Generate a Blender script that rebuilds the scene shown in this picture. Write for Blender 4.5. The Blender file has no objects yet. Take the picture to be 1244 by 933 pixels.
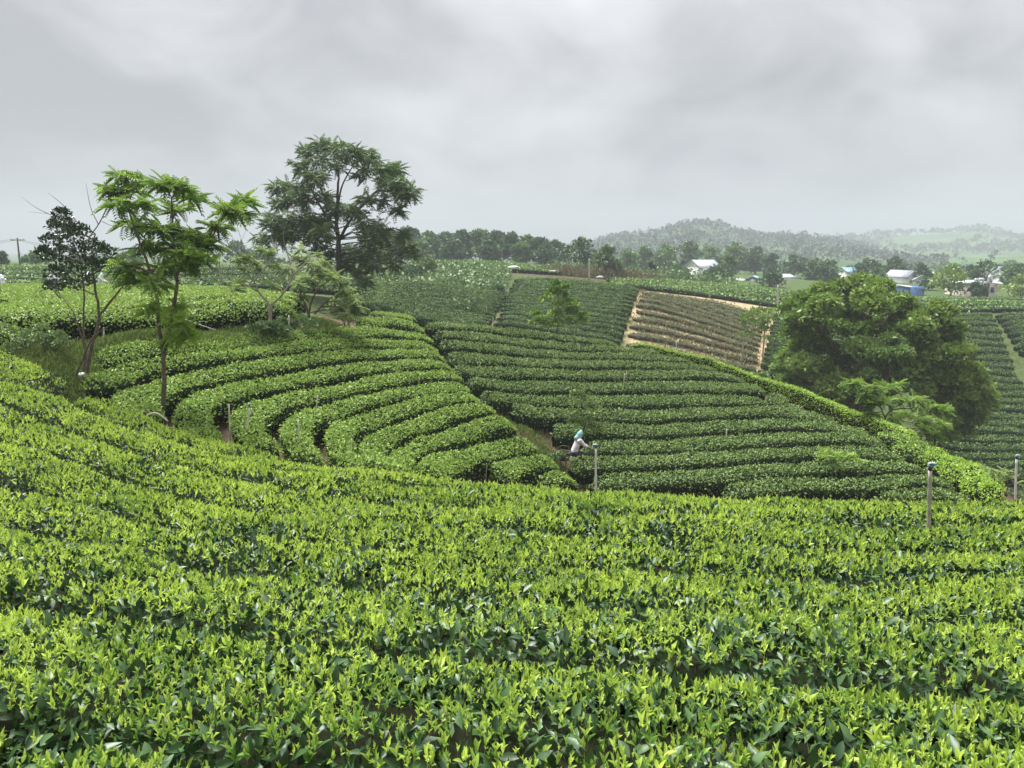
import bpy, bmesh, math, random
import numpy as np
from mathutils import Vector
random.seed(7)
RNG = np.random.default_rng(7)
SC = bpy.context.scene
COL = SC.collection
# ---------------------------------------------------------------- camera
cam_data = bpy.data.cameras.new('camera')
cam_data.sensor_width = 36.0
cam_data.lens = 36.0 * 905.0 / 1244.0
cam_data.clip_start = 0.05
cam_data.clip_end = 6000.0
cam = bpy.data.objects.new('camera', cam_data)
COL.objects.link(cam)
cam.rotation_euler = (math.radians(90 - 10.4), 0, 0)
SC.camera = cam
# ---------------------------------------------------------------- overcast sky
SUN_EL, SUN_AZ = math.radians(62), math.radians(-35)
world = bpy.data.worlds.new('World')
SC.world = world
world.use_nodes = True
wt = world.node_tree
for n in list(wt.nodes): wt.nodes.remove(n)
def wn(kind, **kw):
    n = wt.nodes.new(kind)
    for k, v in kw.items(): setattr(n, k, v)
    return n
def wmath(op, a, b=None, clamp=False):
    n = wn('ShaderNodeMath', operation=op, use_clamp=clamp)
    for i, s in enumerate((a, b)):
        if s is None: continue
        if isinstance(s, (int, float)): n.inputs[i].default_value = s
        else: wt.links.new(s, n.inputs[i])
    return n.outputs[0]
tc = wn('ShaderNodeTexCoord')
sep = wn('ShaderNodeSeparateXYZ'); wt.links.new(tc.outputs['Generated'], sep.inputs[0])
up = wmath('MAXIMUM', sep.outputs[2], 0.0)
den = wmath('ADD', up, 0.42)
comb = wn('ShaderNodeCombineXYZ')                       # direction laid out on a flat cloud deck
wt.links.new(wmath('DIVIDE', sep.outputs[0], den), comb.inputs[0])
wt.links.new(wmath('DIVIDE', sep.outputs[1], den), comb.inputs[1])
def wnoise(scale, detail, rough, off, dist=0.0):
    m = wn('ShaderNodeMapping'); m.inputs['Location'].default_value = off
    wt.links.new(comb.outputs[0], m.inputs['Vector'])
    n = wn('ShaderNodeTexNoise'); n.inputs['Scale'].default_value = scale; n.inputs['Detail'].default_value = detail
    n.inputs['Roughness'].default_value = rough; n.inputs['Distortion'].default_value = dist
    wt.links.new(m.outputs[0], n.inputs['Vector'])
    return n.outputs[0]
big = wnoise(1.15, 3, 0.45, (3.1, 1.7, 0))
fine = wnoise(3.0, 7, 0.55, (0.6, 4.4, 0), 0.4)
mixv = wmath('ADD', wmath('MULTIPLY', big, 0.54), wmath('MULTIPLY', fine, 0.46))
ramp = wn('ShaderNodeValToRGB')
ramp.color_ramp.elements[0].position = 0.41; ramp.color_ramp.elements[0].color = (0.295, 0.298, 0.314, 1)
ramp.color_ramp.elements[1].position = 0.61; ramp.color_ramp.elements[1].color = (0.585, 0.588, 0.602, 1)
wt.links.new(mixv, ramp.inputs[0])
sky = wn('ShaderNodeTexSky', sky_type='NISHITA', sun_disc=False)
sky.sun_elevation = SUN_EL; sky.sun_rotation = SUN_AZ
sky.dust_density = 4.0
skys = wn('ShaderNodeVectorMath', operation='SCALE'); skys.inputs['Scale'].default_value = 0.07
wt.links.new(sky.outputs[0], skys.inputs[0])
mix = wn('ShaderNodeMix', data_type='RGBA'); mix.inputs['Factor'].default_value = 0.96   # thick cloud, a little sky behind
wt.links.new(skys.outputs[0], mix.inputs[6]); wt.links.new(ramp.outputs[0], mix.inputs[7])
grad = wmath('ADD', wmath('MULTIPLY', up, 1.5), 0.66)   # an overcast sky is brighter overhead
fin = wn('ShaderNodeVectorMath', operation='SCALE')
wt.links.new(mix.outputs[2], fin.inputs[0]); wt.links.new(grad, fin.inputs['Scale'])
bg = wn('ShaderNodeBackground'); bg.inputs['Strength'].default_value = 0.245
wt.links.new(fin.outputs[0], bg.inputs[0])
wo = wn('ShaderNodeOutputWorld'); wt.links.new(bg.outputs[0], wo.inputs[0])
# ---------------------------------------------------------------- sun behind the cloud
sl = bpy.data.lights.new('sun', 'SUN'); sl.energy = 1.5; sl.angle = math.radians(28); sl.color = (1.0, 0.985, 0.95)
so = bpy.data.objects.new('sun', sl); COL.objects.link(so)
so.rotation_euler = Vector((-math.sin(SUN_AZ) * math.cos(SUN_EL), -math.cos(SUN_AZ) * math.cos(SUN_EL), -math.sin(SUN_EL))).to_track_quat('-Z', 'Y').to_euler()
SC.view_settings.view_transform = 'Standard'
SC.view_settings.look = 'None'
SC.view_settings.gamma = 1.0
SC.view_settings.exposure = 2.68
SC.cycles.use_denoising = True
SC.cycles.max_bounces = 6
SC.cycles.diffuse_bounces = 3
SC.cycles.glossy_bounces = 2
SC.cycles.transmission_bounces = 3
SC.cycles.volume_bounces = 1
SC.cycles.transparent_max_bounces = 4
SC.cycles.use_adaptive_sampling = True
SC.cycles.adaptive_threshold = 0.015
FPX, PITCH = 905.0, math.radians(10.4)
CP, SP = math.cos(PITCH), math.sin(PITCH)
def rays(px, py):
    """view directions through photo pixels (1244 x 933), as world vectors"""
    u = (np.asarray(px, float) - 622.0) / FPX
    v = (466.5 - np.asarray(py, float)) / FPX
    u, v = np.broadcast_arrays(u, v)
    return np.stack([u, CP + v * SP, -SP + v * CP], -1)
def at(px, py, d):
    """world point on the ray through a pixel at forward distance d"""
    r = rays(px, py)
    return r * (np.asarray(d, float) / r[..., 1])[..., None]
def to_px(p):
    p = np.asarray(p, float)
    f = p[..., 1] * CP - p[..., 2] * SP
    v = p[..., 1] * SP + p[..., 2] * CP
    f = np.maximum(f, 1e-3)
    return np.stack([622 + FPX * p[..., 0] / f, 466.5 - FPX * v / f], -1)
# survey points of the bush-top surface: pixel x, pixel y, forward distance
CTRL_PX = [
 # the near hill the photographer stands on
 (0,933,2.3),(300,933,2.3),(622,933,2.35),(940,933,2.35),(1244,933,2.35),
 (0,750,3.9),(300,750,3.95),(622,750,4.0),(940,750,4.05),(1244,750,4.1),
 (0,650,6.2),(300,650,6.4),(622,650,6.6),(940,652,6.7),(1244,655,6.7),
 (0,590,8.8),(0,520,12.5),(0,452,17),(100,560,10.3),(60,474,15.7),
 (110,481,15.2),(202,520,13.6),(300,545,12.6),(300,590,9.6),(430,567,11.4),(430,605,9.0),
 (560,583,10.6),(720,595,10.0),(900,602,9.7),(1100,607,9.5),(1300,609,9.4),
 # left arm of the bowl
 (113,460,17.6),(150,453,18.8),(164,491,16),(180,476,17),(245,522,14.9),(240,495,16.2),(300,527,15),(300,507,16.4),
 (300,470,19.5),(300,447,21),(300,427,22.4),(300,411,23.8),(237,416,21.5),(148,427,19.8),
 (370,549,14.4),(362,512,16.9),(415,530,16.7),(422,557,14.9),(460,562,15.6),(528,566,17.2),(605,571,19.6),(665,582,21.3),
 (402,475,21),(402,454,22.8),(402,433,24.6),(402,405,27),
 (483,556,17.6),(485,524,19.5),(485,496,21.2),(485,474,22.8),(485,456,24.5),(485,440,26),(485,428,27.5),(485,417,29),(485,404,30.7),(485,391,32.4),(485,382,33.6),
 (560,526,21.4),(608,543,22),(608,511,23.6),(560,453,27.2),(560,420,31.5),(560,392,36),
 (600,482,26.3),(600,450,29.6),(600,436,31),(600,399,36),(600,388,37.8),
 (680,525,25.6),(680,453,32),(680,418,37),(680,399,40),
 # right half of the bowl
 (730,583,22.4),(770,581,22.5),(770,560,24),(770,541,25.7),(770,521,27.3),(770,503,29),(770,485,30.7),(770,468,32.4),(770,453,34),(770,440,35.7),(770,421,39),(765,414,40.6),
 (860,577,22.4),(860,554,24.4),(860,517,27.8),(860,483,31.2),(860,453,35),(860,436,38.4),
 (960,585,22),(960,548,25.2),(960,514,28.5),(972,475,33.4),
 (1050,586,21.5),(1050,547,24.6),(1053,505,29.3),(1110,528,26.4),(1135,539,25),(1157,582,21.8),(1215,575,21.6),(1205,600,20),
 # flat tea field on the left and beyond
 (0,385,22.5),(180,382,23.2),(180,362,30),(180,350,40),(0,365,28),(0,350,38),(330,372,27),(330,356,36),(330,349,42),
 (420,352,46),(0,345,62),(0,320,100),(200,338,70),(250,318,110),(400,335,75),
 # far slope behind the ridge
 (440,374,50),(440,342,66),(520,385,54),(520,343,70),(560,394,56),(600,388,60),(620,352,73),(680,403,57),(640,335,82),(700,338,80),(778,347,79),(755,411,58),
 (785,352,80),(757,412,58),(900,441,56),(935,376,78),(860,362,80),
 (600,326,95),(600,317,130),(740,338,95),(850,341,105),(960,352,105),
 (1000,400,72),(1000,470,52),(1100,379,78),(1205,379,78),(1300,379,78),(1200,565,44),(1300,570,43),(1200,480,58),(1300,480,58),(1205,430,67),(1300,430,67),
 (1150,360,112),(1244,360,112),(1300,372,86),(1150,372,86),
]
# hidden ground, as column pixel x (at the horizon), forward distance, height
CTRL_XYZ = [
 (622,14,-5.0),(622,18,-6.6),(900,14,-5.3),(900,18,-7.0),(1150,14,-5.6),(1150,17,-7.0),(1350,14,-5.8),(1350,20,-8.4),(520,14,-4.4),(430,13,-4.0),
 (600,44,-7.0),(700,49,-8.6),(480,41,-5.0),(800,48,-8.8),(900,46,-9.3),(1000,42,-10.4),(1080,38,-10.8),(1180,33,-10.8),(1300,30,-10.6),(1060,47,-11.8),(1200,40,-12.6),(1300,38,-12.6),
 (100,0.6,-1.0),(622,0.6,-.95),(1144,0.6,-1.0),(622,-3,-.4),(-600,4,-1.5),(1800,4,-1.8),(-400,12,-2.2),(-400,22,-2.2),(1700,12,-5.4),(1700,25,-9.5),(-300,45,-2.3),(-300,100,-2.4),
 (1600,60,-9.5),(1600,100,-7.5),(100,160,-3.0),(400,180,-3.2),(622,180,-3.6),(800,160,-5.0),(1000,150,-6.2),(1244,160,-7.5),
 (0,300,-5),(400,300,-5),(622,300,-6),(800,300,-8),(1000,300,-9),(1244,300,-10),
 (-400,800,-14),(0,800,-14),(400,800,-14),(800,800,-16),(1244,800,-18),(1700,800,-18),(0,3000,-22),(622,3000,-22),(1244,3000,-22),(-500,3000,-22),(1800,3000,-22),
]
OY = -6.0
def dom(x, y):
    r = np.hypot(x, y - OY)
    return np.stack([np.arctan2(x, y - OY) * 1.25, np.log(np.maximum(r, .4))], -1)
def _build():
    P = [at(*c) for c in CTRL_PX]
    for c, d, z in CTRL_XYZ:
        P.append(np.array([(c - 622) / FPX * d * 1.015, d, z]) if d > 0 else np.array([0, d, z]))
    P = np.array(P)
    Q = dom(P[:, 0], P[:, 1])
    D = np.hypot(Q[:, None, 0] - Q[None, :, 0], Q[:, None, 1] - Q[None, :, 1])
    K = np.where(D > 0, D * D * np.log(np.maximum(D, 1e-9)), 0)
    n = len(P)
    A = np.zeros((n + 3, n + 3))
    A[:n, :n] = K + np.eye(n) * 2e-4
    A[:n, n] = 1; A[:n, n + 1:] = Q; A[n, :n] = 1; A[n + 1:, :n] = Q.T
    w = np.linalg.solve(A, np.concatenate([P[:, 2], np.zeros(3)]))
    return Q, w
_Q, _W = _build()
def T(x, y):
    """height of the bush-top surface"""
    x = np.asarray(x, float); y = np.asarray(y, float)
    sh = np.broadcast(x, y).shape
    q = dom(*[a.ravel() for a in np.broadcast_arrays(x, y)])
    out = np.empty(len(q))
    for i in range(0, len(q), 20000):
        s = q[i:i + 20000]
        D2 = (s[:, None, 0] - _Q[None, :, 0]) ** 2 + (s[:, None, 1] - _Q[None, :, 1]) ** 2
        K = .5 * D2 * np.log(np.maximum(D2, 1e-18))
        out[i:i + 20000] = K @ _W[:-3] + _W[-3] + s @ _W[-2:]
    return out.reshape(sh)
def cast(px, py, dmin=1.5, dmax=250.0, n=360):
    """where the ray through a pixel meets the bush-top surface at or beyond forward distance dmin"""
    px = np.atleast_1d(np.asarray(px, float)); py = np.atleast_1d(np.asarray(py, float))
    R = rays(px, py); R = R / R[:, 1:2]
    ds = np.geomspace(dmin, dmax, n)
    X = R[:, None, :] * ds[None, :, None]
    below = X[..., 2] < T(X[..., 0], X[..., 1])
    below[:, 0] = False
    k = np.argmax(below, 1); k = np.where(below.any(1), k, n - 1)
    lo, hi = ds[np.maximum(k - 1, 0)], ds[k]
    for _ in range(14):
        m = (lo + hi) / 2
        Y = R * m[:, None]
        b = Y[:, 2] < T(Y[:, 0], Y[:, 1])
        hi = np.where(b, m, hi); lo = np.where(b, lo, m)
    return R * hi[:, None]
# ---------------------------------------------------------------- materials
def mat(name, c0, c1=None, rough=0.6, trans=0.0, attr=True, scale=0.0, bump=0.0, spec=0.5, tcol=None, metal=0.0):
    """procedural material: colour runs c0 to c1 by the per-piece value 'var', or by noise when scale is set"""
    m = bpy.data.materials.new(name); m.use_nodes = True
    nt = m.node_tree; N = nt.nodes; L = nt.links
    b = N['Principled BSDF']; out = N['Material Output']
    b.inputs['Roughness'].default_value = rough
    b.inputs['Specular IOR Level'].default_value = spec
    b.inputs['Metallic'].default_value = metal
    c1 = c1 or c0
    r = N.new('ShaderNodeValToRGB')
    r.color_ramp.elements[0].color = (*c0, 1); r.color_ramp.elements[1].color = (*c1, 1)
    if scale:
        t = N.new('ShaderNodeTexNoise'); t.inputs['Scale'].default_value = scale; t.inputs['Detail'].default_value = 6
        g = N.new('ShaderNodeTexCoord'); L.new(g.outputs['Object'], t.inputs['Vector'])
        r.color_ramp.elements[0].position = .3; r.color_ramp.elements[1].position = .7
        L.new(t.outputs[0], r.inputs[0])
        if bump:
            bp = N.new('ShaderNodeBump'); bp.inputs['Strength'].default_value = bump; bp.inputs['Distance'].default_value = .03
            L.new(t.outputs[0], bp.inputs['Height']); L.new(bp.outputs[0], b.inputs['Normal'])
    else:
        a = N.new('ShaderNodeAttribute'); a.attribute_name = 'var'; L.new(a.outputs['Fac'], r.inputs[0])
    L.new(r.outputs[0], b.inputs['Base Color'])
    if trans:
        tr = N.new('ShaderNodeBsdfTranslucent')
        if tcol is None: L.new(r.outputs[0], tr.inputs['Color'])
        else: tr.inputs['Color'].default_value = (*tcol, 1)
        mx = N.new('ShaderNodeMixShader'); mx.inputs[0].default_value = trans
        L.new(b.outputs[0], mx.inputs[1]); L.new(tr.outputs[0], mx.inputs[2]); L.new(mx.outputs[0], out.inputs[0])
    return m
M = {}
M['young'] = mat('young_tea_leaf', (.11, .24, .028), (.62, .78, .13), .48, .38)
M['mature'] = mat('mature_tea_leaf', (.018, .052, .015), (.085, .165, .05), .42, .06, spec=.42)
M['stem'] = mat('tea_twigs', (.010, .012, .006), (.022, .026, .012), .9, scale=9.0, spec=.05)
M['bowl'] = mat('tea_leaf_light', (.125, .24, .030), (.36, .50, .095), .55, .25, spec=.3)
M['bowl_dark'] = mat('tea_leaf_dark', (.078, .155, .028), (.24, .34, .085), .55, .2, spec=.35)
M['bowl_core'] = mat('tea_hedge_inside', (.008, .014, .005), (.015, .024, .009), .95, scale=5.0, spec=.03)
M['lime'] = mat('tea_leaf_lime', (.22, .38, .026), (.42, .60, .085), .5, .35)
M['field'] = mat('tea_leaf_field', (.13, .24, .03), (.36, .50, .085), .5, .3)
M['far'] = mat('tea_leaf_far', (.085, .165, .035), (.19, .285, .075), .55, .15, spec=.3)
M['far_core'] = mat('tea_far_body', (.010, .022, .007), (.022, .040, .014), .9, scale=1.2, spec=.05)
M['far_light'] = mat('tea_leaf_far_light', (.12, .23, .04), (.23, .36, .075), .5, .2)
M['dry'] = mat('pruned_tea_leaf', (.085, .14, .040), (.20, .25, .10), .7, .1)
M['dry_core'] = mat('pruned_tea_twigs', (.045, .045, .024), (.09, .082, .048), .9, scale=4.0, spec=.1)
M['bark'] = mat('bark', (.06, .045, .032), (.155, .118, .085), .85, scale=14.0, bump=.5)
M['bark_pale'] = mat('bark_pale', (.22, .19, .14), (.36, .32, .25), .8, scale=12.0, bump=.4)
M['bark_dark'] = mat('bark_dark', (.03, .025, .02), (.07, .055, .042), .85, scale=10.0, bump=.4)
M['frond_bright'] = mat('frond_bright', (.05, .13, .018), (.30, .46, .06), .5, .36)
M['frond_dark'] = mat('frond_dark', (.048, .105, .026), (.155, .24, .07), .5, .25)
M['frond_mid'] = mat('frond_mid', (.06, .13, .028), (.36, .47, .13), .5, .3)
M['leaf_dark'] = mat('leaf_dark_glossy', (.016, .042, .018), (.055, .10, .04), .3, .1)
M['leaf_round'] = mat('leaf_round_tree', (.095, .185, .026), (.29, .41, .085), .5, .3)
M['leaf_round_light'] = mat('leaf_light_tree', (.085, .18, .03), (.27, .40, .10), .5, .25)
M['leaf_olive'] = mat('leaf_olive_tree', (.10, .185, .026), (.29, .40, .085), .5, .3)
M['wood'] = mat('leaf_wood_belt', (.04, .10, .034), (.13, .225, .08), .6, .1)
M['wood_light'] = mat('leaf_wood_belt_light', (.08, .165, .045), (.19, .31, .10), .6, .15)
M['hill_tree'] = mat('leaf_hill', (.025, .06, .028), (.06, .11, .05), .7)
M['grass'] = mat('grass_blade', (.09, .16, .03), (.25, .32, .08), .6, .25)
M['scrub'] = mat('scrub_leaf', (.075, .14, .03), (.23, .33, .095), .5, .2)
M['crop'] = mat('crop_leaf', (.06, .125, .03), (.19, .29, .10), .5, .2)
M['drygrass'] = mat('dry_grass', (.16, .14, .06), (.32, .27, .14), .8, .1)
# ---------------------------------------------------------------- object helpers
def tag(o, label=None, cat=None, group=None, kind=None):
    for k, v in (('label', label), ('category', cat), ('group', group), ('kind', kind)):
        if v: o[k] = v
    return o
def empty(name, loc):
    o = bpy.data.objects.new(name, None); COL.objects.link(o)
    o.location = [float(a) for a in loc]; o.empty_display_size = .2
    return o
def unit(a):
    return a / np.maximum(np.linalg.norm(a, axis=-1, keepdims=True), 1e-9)
class Acc:
    """collects triangles and links them as one mesh object"""
    def __init__(s): s.v, s.f, s.m, s.a, s.n = [], [], [], [], 0
    def add(s, v, f, m=0, var=.5):
        v = np.asarray(v, float).reshape(-1, 3); f = np.asarray(f, int).reshape(-1, 3)
        s.v.append(v); s.f.append(f + s.n); s.m.append(np.full(len(f), m, int))
        s.a.append(np.broadcast_to(np.asarray(var, float), (len(v),)).copy()); s.n += len(v)
        return s
    def mesh(s, name, mats, origin=None, smooth=False):
        v = np.concatenate(s.v); f = np.concatenate(s.f); m = np.concatenate(s.m)
        if origin is not None: v = v - np.asarray(origin, float)
        me = bpy.data.meshes.new(name)
        me.vertices.add(len(v)); me.vertices.foreach_set('co', v.astype(np.float32).ravel())
        me.loops.add(len(f) * 3); me.loops.foreach_set('vertex_index', f.astype(np.int32).ravel())
        me.polygons.add(len(f)); me.polygons.foreach_set('loop_start', np.arange(0, len(f) * 3, 3, dtype=np.int32))
        me.polygons.foreach_set('material_index', m.astype(np.int32))
        if smooth: me.polygons.foreach_set('use_smooth', np.ones(len(f), bool))
        at_ = me.attributes.new('var', 'FLOAT', 'POINT'); at_.data.foreach_set('value', np.concatenate(s.a).astype(np.float32))
        for k in mats: me.materials.append(M[k] if isinstance(k, str) else k)
        me.update(calc_edges=True)
        return me
    def build(s, name, mats, parent=None, origin=None, smooth=False):
        o = bpy.data.objects.new(name, s.mesh(name, mats, origin, smooth)); COL.objects.link(o)
        if parent is not None: o.parent = parent
        elif origin is not None: o.location = [float(a) for a in origin]
        return o
def quads(q):
    q = np.asarray(q, int).reshape(-1, 4)
    return np.concatenate([q[:, [0, 1, 2]], q[:, [0, 2, 3]]])
def grid_faces(nu, nv):
    i = np.arange(nu - 1)[:, None] * nv + np.arange(nv - 1)[None, :]
    return quads(np.stack([i, i + 1, i + nv + 1, i + nv], -1))
def vnoise(x, y, z=0.0, seed=0):
    """smooth lattice noise, 0 to 1"""
    x, y, z = np.broadcast_arrays(np.asarray(x, float), np.asarray(y, float), np.asarray(z, float))
    xi, yi, zi = np.floor(x).astype(np.int64), np.floor(y).astype(np.int64), np.floor(z).astype(np.int64)
    fx, fy, fz = x - xi, y - yi, z - zi
    fx, fy, fz = [t * t * (3 - 2 * t) for t in (fx, fy, fz)]
    def h(a, b, c):
        k = (a * 374761393 + b * 668265263 + c * 2147483647 + seed * 974711) & 0x7fffffff
        k = ((k ^ (k >> 13)) * 1274126177) & 0x7fffffff
        return ((k ^ (k >> 16)) & 0xffff) / 65535.0
    o = 0
    for dx in (0, 1):
        for dy in (0, 1):
            for dz in (0, 1):
                o = o + h(xi + dx, yi + dy, zi + dz) * (fx if dx else 1 - fx) * (fy if dy else 1 - fy) * (fz if dz else 1 - fz)
    return o
# leaf shapes: x across, y along, z up
def leaf_shape(lv, fold=.12, bend=-.15):
    if lv == 0:
        return np.array([(0, 0, 0), (.5, .48, fold), (0, 1, bend), (-.5, .48, fold)], float), np.array([(0, 1, 2), (0, 2, 3)])
    if lv == 1:
        return np.array([(0, 0, 0), (.5, .45, fold), (0, .5, 0), (-.5, .45, fold), (0, 1, bend)], float), np.array([(0, 1, 2), (0, 2, 3), (2, 1, 4), (2, 4, 3)])
    v = [(0, 0, 0)]; f = []
    for y, w in ((.2, .33), (.48, .5), (.77, .32)):
        z = bend * y * y
        v += [(-w, y, z + fold * w * 1.6), (0, y, z), (w, y, z + fold * w * 1.6)]
    v.append((0, 1, bend))
    f += [(0, 2, 1), (0, 3, 2)]
    for k in (1, 4):
        f += [(k, k + 1, k + 4), (k, k + 4, k + 3), (k + 1, k + 2, k + 5), (k + 1, k + 5, k + 4)]
    f += [(7, 8, 10), (8, 9, 10)]
    return np.array(v, float), np.array(f)
def rotz(a):
    c, s = math.cos(a), math.sin(a); return np.array([(c, -s, 0), (s, c, 0), (0, 0, 1)])
def rotx(a):
    c, s = math.cos(a), math.sin(a); return np.array([(1, 0, 0), (0, c, -s), (0, s, c)])
def join(parts):
    v, f, n = [], [], 0
    for a, b in parts:
        v.append(a); f.append(b + n); n += len(a)
    return np.concatenate(v), np.concatenate(f)
def shoot_shape(lv, rng):
    """a young tea shoot, unit height along z: a bud and two or three leaves on a short stalk"""
    P = []
    az = rng.uniform(0, 6.28)
    spec = [(.50, .66, .15, 80), (.32, .66, .23, 66), (.16, .64, .26, 50), (.05, .55, .25, 28)][: int(rng.integers(2, 5)) if lv else 3]
    for i, (z0, ln, wd, el) in enumerate(spec):
        v, f = leaf_shape(lv, .22, -.10 if i else .05)
        v = v * np.array([wd * rng.uniform(.85, 1.2), ln * rng.uniform(.85, 1.15), ln])
        v = v @ rotx(math.radians(el + rng.uniform(-12, 12))).T @ rotz(az + i * 2.4 + rng.uniform(-.4, .4)).T
        P.append((v + np.array([0, 0, z0]), f))
    if lv: P.append((np.array([(-.018, 0, -.3), (.018, 0, -.3), (0, 0, .55)]), np.array([(0, 1, 2)])))
    return join(P)
def scatter(acc, shape, pos, X, Y, Z, sx, sy, sz, m=0, var=.5, grade=0.0):
    """copies of a shape at pos, its x y z along X Y Z scaled by sx sy sz"""
    v, f = shape
    n, k = len(pos), len(v)
    if n == 0: return
    sx, sy, sz = [np.broadcast_to(np.asarray(s, float), (n,))[:, None, None] for s in (sx, sy, sz)]
    W = pos[:, None, :] + v[None, :, 0, None] * X[:, None, :] * sx + v[None, :, 1, None] * Y[:, None, :] * sy + v[None, :, 2, None] * Z[:, None, :] * sz
    F = f[None] + (np.arange(n) * k)[:, None, None]
    vv = np.broadcast_to(np.asarray(var, float), (n,))[:, None] + (grade * (np.clip(v[:, 2], 0, 1) - .55))[None, :]   # shoot tips are younger and lighter
    acc.add(W.reshape(-1, 3), F.reshape(-1, 3), m, np.clip(vv, 0, 1).ravel())
def frames(axis, ref):
    """X, Y, Z with Y along axis and Z near ref"""
    Y = unit(axis); X = unit(np.cross(Y, ref)); Z = np.cross(X, Y)
    return X, Y, Z
def rnd_dir(n):
    return unit(RNG.normal(size=(n, 3)))
def tube(acc, pts, rad, seg=6, m=0, var=.5):
    pts = np.asarray(pts, float); rad = np.asarray(rad, float)
    t = unit(np.gradient(pts, axis=0))
    ref = np.array([0.31, .17, .93]) if abs(unit(pts[-1] - pts[0])[2]) < .9 else np.array([1., .2, 0])
    X = unit(np.cross(t, ref)); Y = np.cross(t, X)
    a = np.arange(seg) * 2 * math.pi / seg
    V = pts[:, None] + rad[:, None, None] * (np.cos(a)[None, :, None] * X[:, None] + np.sin(a)[None, :, None] * Y[:, None])
    n = len(pts); i = np.arange(n - 1)[:, None] * seg; j = np.arange(seg)[None, :]; k = (j + 1) % seg
    F = quads(np.stack([i + j, i + k, i + seg + k, i + seg + j], -1))
    V = np.concatenate([V.reshape(-1, 3), pts[:1], pts[-1:]])
    caps = [(n * seg, (q + 1) % seg, q) for q in range(seg)] + [(n * seg + 1, (n - 1) * seg + q, (n - 1) * seg + (q + 1) % seg) for q in range(seg)]
    acc.add(V, np.concatenate([F, np.array(caps)]), m, var)
def spline(pts, n):
    """smooth curve through points, n samples"""
    pts = np.asarray(pts, float)
    t = np.concatenate([[0], np.cumsum(np.maximum(np.linalg.norm(np.diff(pts, axis=0), axis=1), 1e-6))])
    if len(pts) < 3: return np.stack([np.interp(np.linspace(0, t[-1], n), t, pts[:, k]) for k in range(pts.shape[1])], -1)
    g = np.gradient(pts, t, axis=0)
    s = np.linspace(0, t[-1], n); k = np.clip(np.searchsorted(t, s, side='right') - 1, 0, len(pts) - 2)
    h = (t[k + 1] - t[k])[:, None]; u = ((s - t[k])[:, None]) / h
    return (2 * u ** 3 - 3 * u ** 2 + 1) * pts[k] + (u ** 3 - 2 * u ** 2 + u) * h * g[k] + (-2 * u ** 3 + 3 * u ** 2) * pts[k + 1] + (u ** 3 - u ** 2) * h * g[k + 1]
def box(acc, lo, hi, m=0, rz=0.0, c=None, var=.5):
    x0, y0, z0 = lo; x1, y1, z1 = hi
    v = np.array([(x, y, z) for z in (z0, z1) for x, y in ((x0, y0), (x1, y0), (x1, y1), (x0, y1))], float)
    if rz: v = v @ rotz(rz).T
    if c is not None: v = v + np.asarray(c, float)
    acc.add(v, quads([(0, 3, 2, 1), (4, 5, 6, 7), (0, 1, 5, 4), (1, 2, 6, 5), (2, 3, 7, 6), (3, 0, 4, 7)]), m, var)
    return acc
ORD = ('first second third fourth fifth sixth seventh eighth ninth tenth eleventh twelfth thirteenth fourteenth fifteenth sixteenth seventeenth '
       'eighteenth nineteenth twentieth twenty-first twenty-second twenty-third twenty-fourth twenty-fifth twenty-sixth').split()
# ---------------------------------------------------------------- the ground sheet
HB = 0.70                                                   # bush height
BUMPS = [(at(85, 442, 18.6), 1.5, .42), (at(60, 428, 19.6), 1.2, .35), (at(250, 404, 22.4), 1.3, .40), (at(205, 408, 21.6), 1.2, .35), (at(300, 400, 23.8), 1.3, .42), (at(345, 394, 25.4), 1.4, .45),
         (at(400, 388, 28.4), 1.5, .45), (at(150, 412, 20.9), 1.2, .30), (at(655, 548, 23.6), .7, .15), (at(640, 520, 25.2), .9, .22)]
def ground(x, y):
    z = T(x, y) - HB
    for c, r, a in BUMPS: z = z + a * np.exp(-((x - c[0]) ** 2 + (y - c[1]) ** 2) / (2 * (r * .6) ** 2))
    return z
def inside(p, poly):
    poly = np.asarray(poly, float); c = np.zeros(len(p), bool)
    for a, b in zip(poly, np.roll(poly, -1, 0)):
        hit = (a[1] > p[:, 1]) != (b[1] > p[:, 1])
        xs = (b[0] - a[0]) * (p[:, 1] - a[1]) / (b[1] - a[1] + 1e-12) + a[0]
        c ^= hit & (p[:, 0] < xs)
    return c
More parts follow.
